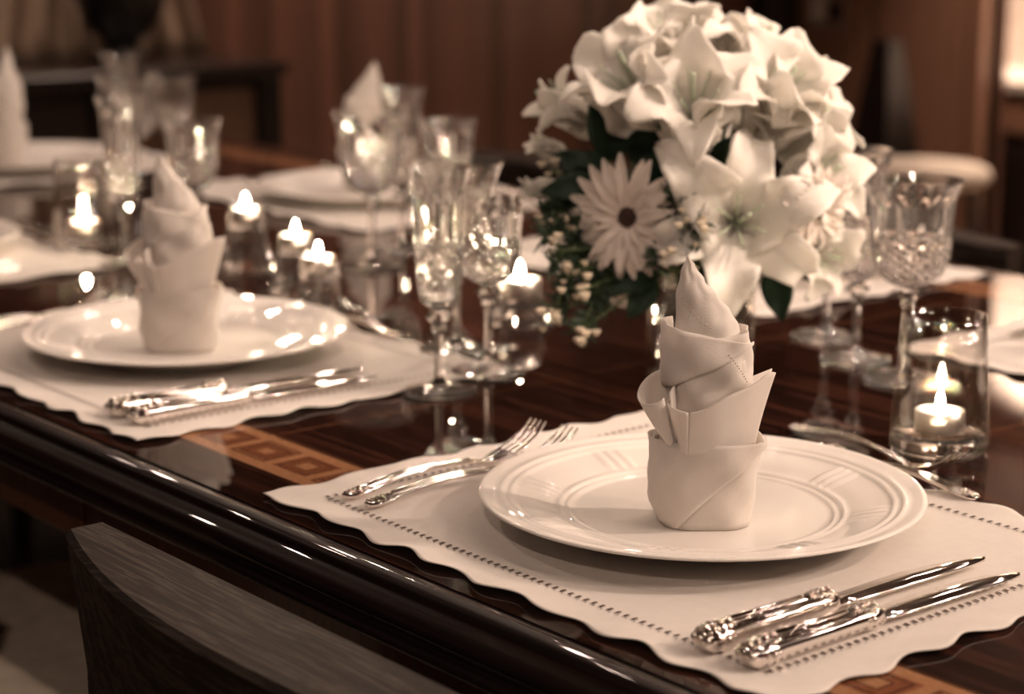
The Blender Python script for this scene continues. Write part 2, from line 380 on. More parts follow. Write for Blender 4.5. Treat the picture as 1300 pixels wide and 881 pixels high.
# urn and drape on the sideboard
p = on_x(155, 58, SX - .2)
u = empty('urn', (SX - .2, p.y, sb_z)); tag(u, 'dark rounded urn standing on the sideboard', 'urn')
build('body', MB().lathe([(.0, .0), (.055, .0), (.06, .012), (.035, .03), (.045, .05), (.085, .09), (.112, .16), (.12, .23), (.11, .30), (.08, .36), (.05, .39), (.055, .42), (.045, .42)], 36), 'urn', u)
u2 = empty('draped_cloth', (SX - .375, p.y + .02, sb_z)); tag(u2, 'pale beige cloth hanging in folds behind the dark urn', 'cloth')
rows = []
for i in range(14):
    t = i / 13; row = []
    for j in range(49):
        s1 = j / 48 * 2 - 1; wd = lerp(.31, .20, t ** .7)
        row.append((.022 * math.sin(s1 * 20 + .6 * math.sin(t * 3)) * (1 - .4 * t), s1 * wd, .001 + t * .55))
    rows.append(row)
solid(build('folds', MB().grid(rows), 'beige_cloth', u2), .004)

# ================================================================== TABLE
TX0, TX1, TY0, TY1 = -3.17, 0.62, .717, 1.856
table = empty('dining_table', ((TX0 + TX1) / 2, (TY0 + TY1) / 2, 0))
tag(table, 'long glossy dark ebony dining table with inlaid marquetry band', 'table')
tc = Vector(((TX0 + TX1) / 2, (TY0 + TY1) / 2, 0))
def T(name, mb, mats):
    o = build(name, mb, mats, table); o.location = -tc; return o
VT = .0012
core = T('core_slab', MB().box(TX0 + .012, TX1 - .012, TY0 + .012, TY1 - .012, TZ - .04, TZ - VT), 'ebony_edge')
# moulding all round: swept profile (out, z)
prof = [(.014, -.0013), (.008, -.0006), (.0, 0), (-.004, -.0015), (-.006, -.005), (-.006, -.008), (-.011, -.0095), (-.016, -.013), (-.018, -.018), (-.0165, -.023), (-.012, -.0265),
        (-.010, -.029), (-.0135, -.0315), (-.0155, -.0355), (-.0135, -.0395), (-.009, -.042), (.002, -.043), (.014, -.043)]
rings = []
cs = [(TX0, TY0, 1, 1), (TX1, TY0, -1, 1), (TX1, TY1, -1, -1), (TX0, TY1, 1, -1)]
for (cx0, cy0, sx, sy) in cs + cs[:1]:
    rings.append([(cx0 + sx * o1, cy0 + sy * o1, TZ + z) for o1, z in prof])
rw = [list(r) for r in rings]
mo = T('edge_moulding', MB().grid(rw), 'ebony_edge')
# apron panels
for (a, b2, yy) in ((TX0 + .09, -1.432, 0), (-1.428, -.35, 0), (-.346, TX1 - .09, 0)):
    T('apron_panel', MB().box(a, b2, TY0 + .018, TY0 + .04, TZ - .095, TZ - .0432, 0, .002), 'apron')
    T('apron_panel', MB().box(a, b2, TY1 - .04, TY1 - .018, TZ - .095, TZ - .0432, 0, .002), 'apron')
for a in (TX0 + .018, TX1 - .04): T('apron_panel', MB().box(a, a + .022, TY0 + .05, TY1 - .05, TZ - .095, TZ - .0432, 0, .002), 'apron')
for xx in (-2.78, -.05):
    T('pedestal', MB().box(xx - .16, xx + .16, 1.287 - .22, 1.287 + .22, .06, TZ - .041, 0, .01), 'ebony_edge')
    T('pedestal_foot', MB().box(xx - .22, xx + .22, 1.287 - .3, 1.287 + .3, 0, .06, 0, .01), 'ebony_edge')
# veneer pieces (all flush with the top)
def slab(name, x0, x1, y0, y1, mat, gap=.00015):
    return T(name, MB().box(x0 + gap, x1 - gap, y0 + gap, y1 - gap, TZ - VT, TZ), mat)
BO = .0675; BW = .060            # border width and band width
slab('border_board', TX0 + .014, TX1 - .014, TY0 + .014 - .0, TY0 + BO, 'ebony'); slab('border_board', TX0 + .014, TX1 - .014, TY1 - BO, TY1 - .014, 'ebony')
slab('border_board', TX0 + .014, TX0 + BO, TY0 + BO, TY1 - BO, 'ebony')
ST = .0085
bx0 = TX0 + BO
for (y0, y1) in ((TY0 + BO, TY0 + BO + ST), (TY0 + BO + BW - ST, TY0 + BO + BW), (TY1 - BO - ST, TY1 - BO), (TY1 - BO - BW, TY1 - BO - BW + ST)):
    slab('inlay_strip', bx0, TX1 - .014, y0, y1, 'inlay_light')
slab('inlay_strip', bx0, bx0 + ST, TY0 + BO + BW, TY1 - BO - BW, 'inlay_light'); slab('inlay_strip', bx0 + BW - ST, bx0 + BW, TY0 + BO + BW, TY1 - BO - BW, 'inlay_light')
def tile_mesh(kind):
    W, H = .0545, BW - 2 * ST
    mb = MB(); lv = [(1.0, 0), (.86, 2), (.80, 1), (.62, 2), (.55, 1), (.24, 0)] if kind == 0 else [(1.0, 0), (.80, 1), (.66, 2), (.60, 1), (.34, 2), (.29, 0)]
    lv.append((0, 0))
    for (s0, mi), (s1, _) in zip(lv, lv[1:]):
        a = [(-W / 2 * s0, -H / 2 * s0, 0), (W / 2 * s0, -H / 2 * s0, 0), (W / 2 * s0, H / 2 * s0, 0), (-W / 2 * s0, H / 2 * s0, 0)]
        if s1 > 0:
            c = [(-W / 2 * s1, -H / 2 * s1, 0), (W / 2 * s1, -H / 2 * s1, 0), (W / 2 * s1, H / 2 * s1, 0), (-W / 2 * s1, H / 2 * s1, 0)]
            mb.add(a + c, [(i, (i + 1) % 4, 4 + (i + 1) % 4, 4 + i) for i in range(4)], mi, False)
        else: mb.add(a, [(0, 1, 2, 3)], mi, False)
    if kind == 0:      # dotted checker ring in the large motif
        for k in range(12):
            for (ax, ay) in (((k / 11 - .5) * W * .66, H * .355), ((k / 11 - .5) * W * .66, -H * .355)):
                mb.add([(ax - .0009, ay - .0011, .00004), (ax + .0009, ay - .0011, .00004), (ax + .0009, ay + .0011, .00004), (ax - .0009, ay + .0011, .00004)], [(0, 1, 2, 3)], 0, False)
    # skirt so that each tile has thickness
    q = [(-W / 2, -H / 2), (W / 2, -H / 2), (W / 2, H / 2), (-W / 2, H / 2)]
    mb.add([(*p, 0) for p in q] + [(*p, -VT) for p in q], [(i, 4 + i, 4 + (i + 1) % 4, (i + 1) % 4) for i in range(4)] + [(7, 6, 5, 4)], 0, False)
    return mb.mesh('inlay_tile', ['inlay_light', 'inlay_mid', 'inlay_dark'])
TM = [tile_mesh(0), tile_mesh(1)]
n = 0; x = bx0 + BW / 2; xs0 = -1.283     # phase: a large motif lies at this x
pitch = .0548
x = xs0 - pitch * int((xs0 - bx0 - BW * .5) / pitch); n = int((xs0 - bx0 - BW * .5) / pitch)
while x < TX1 - .05:
    for yy in (TY0 + BO + BW / 2, TY1 - BO - BW / 2):
        o = put('inlay_tile', TM[n % 2], table); o.location = Vector((x, yy, TZ)) - tc
    x += pitch; n += 1
yy = TY0 + BO + BW + pitch / 2; n = 0
while yy < TY1 - BO - BW - pitch / 2:
    o = put('inlay_tile', TM[n % 2], table, rot=(0, 0, PI / 2)); o.location = Vector((bx0 + BW / 2, yy, TZ)) - tc; yy += pitch; n += 1
# field panels separated by stringing lines
fx0, fx1, fy0, fy1 = bx0 + BW, TX1 - .014, TY0 + BO + BW, TY1 - BO - BW
PWD = .352; xk = -1.318 - PWD * 5
xs = [fx0] + [xk + i * PWD for i in range(13) if fx0 + .05 < xk + i * PWD < fx1 - .05] + [fx1]
ym = [(fy0), fy0 + (fy1 - fy0) / 3, fy0 + 2 * (fy1 - fy0) / 3, fy1]
SW = .0035
for a, b2 in zip(xs, xs[1:]):
    for c, d in zip(ym, ym[1:]): slab('veneer_panel', a + SW / 2, b2 - SW / 2, c + SW / 2, d - SW / 2, 'ebony')
for a in xs[1:-1]: slab('stringing_line', a - SW / 2, a + SW / 2, fy0, fy1, 'stringing')
for c in ym:
    for a, b2 in zip(xs, xs[1:]): slab('stringing_line', a + SW / 2, b2 - SW / 2, c - SW / 2, c + SW / 2, 'stringing')

# ================================================================== CHAIRS
def chair_meshes():
    out = {}
    hw, n = .262, 24
    def crest_ring(t):     # t -1..1 ; cross-section in local (y,z) with the table on +y
        x = t * hw; bul = .044 * (1 - abs(t) ** 2.2); yi = .0; yo = -.031 - bul
        zt, zb = .0, -.20
        return [(x, yi, zt - .003), (x, yi - .004, zt), (x, yo + .004, zt), (x, yo, zt - .004), (x, lerp(yo, yi, .35), zb * .5), (x, lerp(yo, yi, .35) , zb), (x, yi - .006, zb), (x, yi - .002, zb * .5)]
    out['crest'] = MB().loft([crest_ring(-1 + 2 * i / n) for i in range(n + 1)], 0, True, False).mesh('crest_rail', 'oak')
    out['post'] = MB().loft([[(a, b2 + off, z) for a, b2 in ((-.018, -.018), (.018, -.018), (.018, .012), (-.018, .012))] for z, off in ((-.755, .0), (-.34, .0), (-.20, -.005))], 0, True, False).mesh('back_post', 'oak')
    out['leg'] = MB().loft([[(a * s1, b2 * s1, z) for a, b2 in ((-.018, -.018), (.018, -.018), (.018, .018), (-.018, .018))] for z, s1 in ((-.755, .7), (-.34, 1.0))], 0, True, False).mesh('leg', 'oak')
    sr = []
    for z, s1 in ((-.345, .94), (-.34, 1.0), (-.30, 1.0), (-.285, .95), (-.28, .8)):
        ring = []
        for k in range(32):
            a = 2 * PI * k / 32; cx0, sy0 = math.cos(a), math.sin(a)
            ring.append((.25 * s1 * math.copysign(abs(cx0) ** .45, cx0), .215 + .225 * s1 * math.copysign(abs(sy0) ** .45, sy0), z))
        sr.append(ring)
    out['seat'] = MB().loft(sr).mesh('seat', 'cream')
    return out
CH = chair_meshes()
def chair(x, y, rz, label, ztop=TZ, name='dining_chair'):
    t = empty(name, (x, y, 0), rz); tag(t, label, 'chair', 'dining chairs around the table')
    for nm, me, loc in (('crest_rail', 'crest', (0, 0, 0)), ('back_post', 'post', (-.215, -.03, 0)), ('back_post', 'post', (.215, -.03, 0)), ('leg', 'leg', (-.21, .40, 0)), ('leg', 'leg', (.21, .40, 0)), ('seat', 'seat', (0, 0, 0))):
        put(nm, CH[me], t, Vector(loc) + Vector((0, 0, .755 if False else ztop + .005 if nm == 'x' else .755)))
    return t
chair(-.926, .627, 0, 'dark oak dining chair in foreground with broad curved crest rail')
chair(-1.73, 1.97, PI, 'dark dining chair across the table behind the right crystal goblet')
chair(-2.36, 2.03, PI, 'dark dining chair across the table behind the middle crystal glasses')
chair(-1.68, .60, 0, 'dark dining chair on the near side at the left edge')

# ================================================================== PLACE SETTINGS: shared meshes
# --- placemat
def mat_mesh():
    W, H = .496, .371; nx, ny = 160, 120; rows = []
    for j in range(ny + 1):
        row = []
        for i in range(nx + 1):
            s = i / nx; t = j / ny; x = (s - .5) * W; y = (t - .5) * H
            ex = min(s, 1 - s) * W; ey = min(t, 1 - t) * H
            fx = max(0, 1 - ex / .025) ** 1.5; fy = max(0, 1 - ey / .025) ** 1.5
            ax = .0036 * math.cos(y / .053 * 2 * PI) * fx * (-1 if s < .5 else 1); ay = .0036 * math.cos(x / .0551 * 2 * PI) * fy * (-1 if t < .5 else 1)
            corner = fx * fy; ax += corner * .004 * (-1 if s < .5 else 1); ay += corner * .004 * (-1 if t < .5 else 1)
            e = max(0, 1 - min(ex, ey) / .034) ** 1.6
            lift = e * (.0022 + .0012 * math.sin(x * 61 + y * 43 + 1) + .0006 * math.sin((x - y) * 140))
            row.append((x + ax, y + ay, .0013 + max(0, lift)))
        rows.append(row)
    mb = MB().grid(rows)
    return mb.mesh('cloth', 'linen')
def hem_mesh():
    mb = MB(); W, H = .496 / 2 - .035, .371 / 2 - .0285
    def slot2(cx, cy, ux, uy, off):
        vx, vy = -uy, ux; r = .0005
        mb.add([(cx + ux * a + vx * (b2 + off), cy + uy * a + vy * (b2 + off), .0021) for a, b2 in ((-r, -r), (r, -r), (r, r * 1.6), (-r, r * 1.6))], [(0, 1, 2, 3)], 0, False)
    def slot(cx, cy, ux, uy, off):
        if off < 0: return slot2(cx, cy, ux, uy, off)
        # slot long across the hem; slanted
        l, wd = .0021, .00115
        vx, vy = -uy, ux
        pts = []
        for a, b2 in ((-wd, -l), (wd, -l), (wd + .0004, l), (-wd + .0004, l)):
            pts.append((cx + ux * a + vx * (b2 + off), cy + uy * a + vy * (b2 + off), .0021))
        mb.add(pts, [(0, 1, 2, 3)], 0, False)
    for s in (-1, 1):
        k = int(2 * W / .0070)
        for i in range(k):
            p = -W + 2 * W * (i + .5) / k
            slot(p, s * H, 1, 0, .0022); slot(p + .0035, s * H, 1, 0, -.0016)
        k = int(2 * H / .0070)
        for i in range(k):
            p = -H + 2 * H * (i + .5) / k
            slot(s * W, p, 0, 1, .0022); slot(s * W, p + .0035, 0, 1, -.0016)
    return mb.mesh('hemstitch', 'slot')
ME_MAT, ME_HEM = mat_mesh(), hem_mesh()
# --- charger plate
def plate_mesh():
    top = [(0, .0062), (.03, .0062), (.06, .0062), (.084, .0063), (.089, .0066), (.0905, .0082), (.092, .0072), (.0945, .0078), (.096, .0097), (.0975, .0088), (.101, .0098), (.106, .0116), (.112, .0132), (.118, .0146),
           (.124, .0159), (.1275, .0168), (.129, .0186), (.1305, .0176), (.134, .0184), (.1355, .0201), (.137, .0191), (.142, .0203), (.1465, .0213), (.149, .0218), (.1503, .0212), (.1505, .0202)]
    bot = [(.149, .0194), (.14, .0172), (.12, .0118), (.10, .0062), (.095, .004), (.092, .0), (.088, .0), (.085, .003), (0, .003)]
    pr = top + bot; seg = 336; sets = 8
    vs = []
    for j, (r, z) in enumerate(pr):
        for i in range(seg):
            a = 2 * PI * i / seg; dz = 0
            if j < len(top) and .0975 < r < .1275:
                # groups of three radial ribs between the two ring mouldings
                ph = (a / (2 * PI) * sets) % 1.0; x = (ph - .5) * 2 * PI / sets * r
                for k in (-1, 0, 1): dz += .0019 * max(0, 1 - abs(x - k * .0085) / .0034)
                dz *= min(1, (r - .0975) / .004, (.1275 - r) / .003)
            vs.append((r * math.cos(a), r * math.sin(a), z + dz))
    fs = []
    for j in range(len(pr) - 1):
        for i in range(seg):
            k = (i + 1) % seg; fs.append((j * seg + i, (j + 1) * seg + i, (j + 1) * seg + k, j * seg + k))
    return MB().add(vs, fs).mesh('charger_plate', 'porcelain')
ME_PLATE = plate_mesh()
# --- napkin (local: x right, -y toward the viewer, z up), a tall wrapped "flame" fold in several tiers
def se(a, n=2.6):
    c, s = math.cos(a), math.sin(a)
    return math.copysign(abs(c) ** (2 / n), c), math.copysign(abs(s) ** (2 / n), s)
def shell(zt, zb, lft, rgt, depth, a0=0, a1=2 * PI, na=56, nz=14, off=0, n=2.5, wr=.0006, ph=0, cy=0):
    """wrapped sheet; lft/rgt: x limits by z; depth: half depth by z; zt/zb: top and bottom edge by angle"""
    rows = []
    for j in range(nz + 1):
        row = []
        for i in range(na + 1):
            a = a0 + (a1 - a0) * i / na; t = j / nz
            b_, t_ = zb(a), zt(a); z = lerp(b_, t_, t)
            l, r, d = sinterp(lft, z), sinterp(rgt, z), sinterp(depth, z)
            c, s = se(a, n); wv = wr * (math.sin(a * 5 + z * 160 + ph) + .6 * math.sin(a * 9 - z * 240 + 2 * ph))
            row.append(((l + r) / 2 + ((r - l) / 2 + off + wv) * c, cy + (d + off + wv) * s, z))
        rows.append(row)
    return rows
def napkin_parts():
    P = []
    L1 = [(0, -.0295), (.02, -.034), (.058, -.0345)]; R1 = [(0, .0305), (.03, .0335), (.058, .0375)]; D1 = [(0, .024), (.058, .0265)]
    P.append(('cuff', shell(lambda a: .058 + .0015 * math.sin(a), lambda a: .0002, L1, R1, D1, wr=.0005)))
    # outer wrap of the cuff: diagonal lower edge rising to the right across the front (front = -y, a = 270 deg)
    def zb(a):
        c, _ = se(a, 2.5); u = c * .034
        if math.sin(a) > 0: return .006
        if u < -.021: return lerp(.006, .0012, min(1, (u + .034) / .013))
        return lerp(.0012, .0555, min(1, (u + .021) / .054))
    P.append(('outer_wrap', shell(lambda a: .0595 + .001 * math.sin(a * 2), zb, L1, R1, D1, PI * .80, PI * 1.96, 64, 12, .0030, wr=.0007, ph=1)))
    # inner core carrying the upper tiers
    L2 = [(.045, -.030), (.08, -.028), (.10, -.026), (.14, -.024)]; R2 = [(.045, .031), (.08, .031), (.10, .030), (.14, .023)]; D2 = [(.045, .022), (.10, .020), (.14, .016)]
    P.append(('core', shell(lambda a: .115, lambda a: .045, L2, R2, D2, wr=.0008, ph=2)))
    # front flap: pointed to the upper right, its left end rolled
    rows = []
    for j in range(15):
        t = j / 14; row = []
        for i in range(41):
            q = i / 40
            x = lerp(-.0145, lerp(.031, .0425, t ** 1.3), q); yv = lerp(-.0290, -.0385, t) + q ** 1.6 * lerp(.016, .020, t) - .003 * math.sin(q * PI)
            zt = lerp(.0835, .108, q ** 1.1) - .0035 * max(0, (q - .88) / .12) ** 2
            row.append((x, yv, lerp(.053 + .002 * q, zt, t) + .0009 * math.sin(q * 11 + t * 3) * t))
        rows.append(row)
    P.append(('front_flap', rows))
    rows = []
    for j in range(13):
        t = j / 12; row = []
        for i in range(29):
            a = lerp(-.5 * PI, .92 * PI, i / 28); rr = lerp(.0028, .0132, t ** .8)
            ax, ay = lerp(-.0145, -.0150, t), lerp(-.0290, -.0385, t) + rr
            row.append((ax - rr * .95 * math.cos(a), ay + rr * math.sin(a), lerp(.053, .0835, t) + .0035 * t * math.sin((a + .5 * PI) / 1.42) ))
        rows.append(row)
    P.append(('flap_roll', rows))
    # second leaf of the right hand point, just behind the first
    rows = []
    for j in range(11):
        t = j / 10; row = []
        for i in range(21):
            q = i / 20; x = lerp(.004, lerp(.030, .0405, t), q); yv = -.019 + q * .017 - .002 * t; z = lerp(.056, lerp(.094, .1035, q), t)
            row.append((x + .002 * t * q, yv + .0045 * q, z))
        rows.append(row)
    P.append(('back_flap', rows))
    # loop standing out on the left: cone shaped roll from a low point
    rows = []
    for j in range(17):
        t = j / 16; row = []
        for i in range(41):
            a = lerp(-.62 * PI, 1.28 * PI, i / 40)
            ax, ay, az = lerp(-.0225, -.0345, t ** .85), lerp(-.020, -.0165, t), lerp(.056, .0955, t)
            rx, ry = lerp(.0018, .0120, t ** .75), lerp(.003, .0115, t ** .8)
            x = ax - rx * math.cos(a); yv = ay + ry * math.sin(a)
            row.append((x, yv, az + t * (-.0060 * math.cos(a) + .0075 * math.sin(a))))
        rows.append(row)
    P.append(('side_loop', rows))
    # middle tier, wrapped left over right
    L3 = [(.075, -.0255), (.10, -.0285), (.118, -.0275), (.14, -.0265)]; R3 = [(.075, .030), (.10, .0290), (.131, .0262)]; D3 = [(.075, .024), (.10, .0225), (.14, .018)]
    P.append(('middle_wrap', shell(lambda a: .1285 + .003 * math.cos(a - .2), lambda a: .078, L3, R3, D3, off=.0, wr=.0011, ph=3, cy=-.001)))
    def zt4(a):
        c, _ = se(a, 2.5); return lerp(.136, .1235, (c + 1) / 2) if math.sin(a) < 0 else .136
    def zb4(a):
        c, _ = se(a, 2.5)
        if math.sin(a) > 0: return .100
        return lerp(.094, .123, (c + 1) / 2)
    P.append(('cross_fold', shell(zt4, zb4, L3, R3, D3, PI * .75, PI * 1.93, 60, 10, .0028, wr=.0009, ph=4, cy=-.001)))
    # tall leaning tip
    Lt = [(.105, -.022), (.13, -.0215), (.152, -.0208), (.168, -.0180), (.1785, -.0145)]; Rt = [(.105, .026), (.122, .0238), (.132, .0196), (.142, .0138), (.152, .0058), (.162, -.0030), (.172, -.0098), (.1785, -.0138)]
    Dt = [(.105, .018), (.13, .0135), (.15, .0085), (.1785, .0005)]
    P.append(('tip', shell(lambda a: .1785 - .0 * a, lambda a: .105, Lt, Rt, Dt, nz=30, wr=.0003, ph=5, n=2.1)))
    dots = MB()
    for (za, zb2, aa, ab, lf, rg, dp, oo, nn, cyy) in ((.154, .134, 1.20, 1.52, Lt, Rt, Dt, .0007, 2.1, 0), (.118, .100, 1.60, 1.74, L3, R3, D3, .0030, 2.5, -.001)):
        for k in range(11):
            q = k / 10; z = lerp(za, zb2, q); a = lerp(aa, ab, q) * PI; l, r, d = sinterp(lf, z), sinterp(rg, z), sinterp(dp, z); c, sn = se(a, nn)
            dots.ball(((l + r) / 2 + ((r - l) / 2 + oo) * c, cyy + (d + oo) * sn, z), .00055, 0, 5, 3)
    return [(nm, MB().grid(r).mesh(nm, 'napkin')) for nm, r in P] + [('hemstitch', dots.mesh('hemstitch', 'stitch'))]
NAP = napkin_parts()
# --- cutlery (lies along +y, handle end at y=0, base z=0)
def sect(x, w, t, z, y, k=12, n=3.0):
    return [(x + w / 2 * se(2 * PI * i / k + .26, n)[0], y, z + t / 2 * se(2 * PI * i / k + .26, n)[1]) for i in range(k)]
def beads(mb, y0, y1, w, z, n, r, mi=0):
    for i in range(n):
        t = i / (n - 1)
        for s in (-1, 1): mb.ball((s * w * math.sin(lerp(.25, 1, t) * PI / 2), lerp(y0, y1, t), z), r, mi, 7, 4)
    mb.ball((0, y0 - r * .3, z), r * 1.1, mi, 7, 4); mb.ball((0, lerp(y0, y1, .55), z + r * .7), r * 1.5, mi, 8, 5); mb.ball((0, y1, z + r * .5), r * 1.1, mi, 7, 4)
def fork_parts(L=.205, sc=1.0):
    H = MB(); zc = lambda y: sinterp([(0, .0042), (.075, .0105), (.125, .0075), (.148, .0045), (.172, .0085), (.190, .0175), (.205, .0285)], y)
    tab = [(0, .006), (.004, .0125), (.010, .0150), (.018, .0148), (.026, .0118), (.05, .0100), (.09, .0082), (.120, .0062), (.138, .0056)]
    ys = [0, .002, .005, .010, .016, .022, .028, .04, .06, .08, .10, .12, .132, .142]
    H.loft([sect(0, interp(tab, y) * sc, lerp(.0042, .0034, y / .142), zc(y), y) for y in ys])
    for s in (-1, 1): H.tube([(s * interp(tab, y) * .42 * sc, y, zc(y) + .0018) for y in (.027, .04, .06, .08, .10, .118, .13)], .0009, 6)
    H.tube([(0, y, zc(y) + .0017) for y in (.03, .05, .07, .09, .115)], .0008, 6)
    O = MB(); beads(O, .003, .024, .0056 * sc, zc(.012) + .0016, 5, .0017)
    B = MB(); hw = [(.140, .0028), (.148, .0055), (.156, .0095), (.163, .0110), (.168, .0112)]
    B.loft([sect(0, 2 * a * sc, .0026, zc(y), y) for y, a in hw])
    for k in range(4):
        xk0 = (-1.5 + k) * .0062 * sc
        B.loft([sect(xk0 * (1 - .04 * (y - .166) / .04), wd, .0020, zc(y), y, 8) for y, wd in ((.166, .0040), (.180, .0034), (.195, .0030), (.204, .0018))])
    return [('handle', H.mesh('handle', 'silver')), ('ornament', O.mesh('ornament', 'silver_old')), ('tines', B.mesh('tines', 'silver'))]
def knife_parts(L=.245, notch=True):
    H = MB(); k = 26; hz = .0075; rings = []
    for y, s1 in ((0, .55), (.0015, .8), (.004, .97), (.010, 1.04), (.018, 1.02), (.024, .95), (.06, .90), (.090, .86), (.096, .92), (.103, .92), (.1085, .80), (.111, .5)):
        ring = []
        for i in range(k):
            a = 2 * PI * i / k; c, s = se(a, 3.2); x = .0098 * c * s1; z = .0066 * s * s1
            if .024 < y < .092 and s > .3: z -= .0009 * (1 if (i % 4) < 2 else 0)
            ring.append((x, y, hz + z))
        rings.append(ring)
    H.loft(rings)
    for xx in (-.0058, 0, .0058): H.tube([(xx, .026, hz + .0058), (xx * .95, .06, hz + .0052), (xx * .92, .088, hz + .0049)], .0012, 6)
    OS = []
    for y0, y1, w in ((.003, .022, .0082), (.090, .105, .0070)):
        O = MB(); OS.append(O)
        for z, wk in ((hz + .0055, .75), (hz + .001, 1.16)):
            for i in range(5):
                t = i / 4
                for s in (-1, 1): O.ball((s * w * wk * (.6 + .4 * math.sin(t * PI)), lerp(y0, y1, t), z), .0022, 0, 7, 4)
        for i in range(4): O.ball((0, lerp(y0, y1, i / 3), hz + .0072), .0024, 0, 7, 4)
    for s in (-1, 0, 1): OS[0].ball((s * .005, .0004, hz + .0015), .0027, 0, 7, 4)
    B = MB(); e = L
    if notch: tab = [(.108, -.005, .005), (.113, -.0075, .0065), (.125, -.0098, .0080), (e - .075, -.0105, .0090), (e - .060, -.0105, .0095), (e - .050, -.0085, .0098), (e - .036, -.0074, .0100), (e - .020, -.0048, .0098), (e - .008, -.0005, .0092), (e - .002, .004, .0085), (e, .0062, .0078)]
    else: tab = [(.108, -.004, .004), (.114, -.0060, .0055), (.122, -.0100, .0070), (.135, -.0120, .0080), (e - .06, -.0115, .0090), (e - .035, -.0095, .0098), (e - .018, -.0058, .0098), (e - .007, -.001, .0092), (e - .0015, .004, .0085), (e, .006, .0078)]
    rr = []
    for y, a, b2 in tab: rr.append([(a, y, hz - .0022), (a + .0008, y, hz - .0030), ((a + b2) / 2, y, hz - .0034), (b2, y, hz - .0032), (b2, y, hz - .0016), ((a + b2) / 2, y, hz - .0008)])
    B.loft(rr, 0, True, True)
    return [('handle', H.mesh('handle', 'silver')), ('end_ornament', OS[0].mesh('end_ornament', 'silver_old')), ('collar_ornament', OS[1].mesh('collar_ornament', 'silver_old')), ('blade', B.mesh('blade', 'silver'))]
def spoon_parts():
    f = fork_parts()
    B = MB(); rows = []
    for j in range(7):
        rad = 1 - j / 6 * .999; rows.append([(.0185 * rad * math.cos(a), .170 + .029 * rad * math.sin(a), .0085 - .0068 * (1 - rad ** 2)) for a in [2 * PI * i / 24 for i in range(24)]])
    B.grid(rows, closed=True); B.tube([(0, .138, .006), (0, .144, .0075)], .0026, 8)
    return f[:2] + [('bowl', B.mesh('bowl', 'silver'))]
FORK, KNIFE, KNIFE2, SPOON = fork_parts(), knife_parts(.245, True), knife_parts(.235, False), spoon_parts()
def multi(name, parts, parent_loc, rz, label, cat, group, tilt=0, sc=1.0):
    t = empty(name, parent_loc, rz); tag(t, label, cat, group); t.scale = (sc, sc, sc); t.rotation_euler.x = tilt
    for nm, me in parts: put(nm, me, t)
    return t
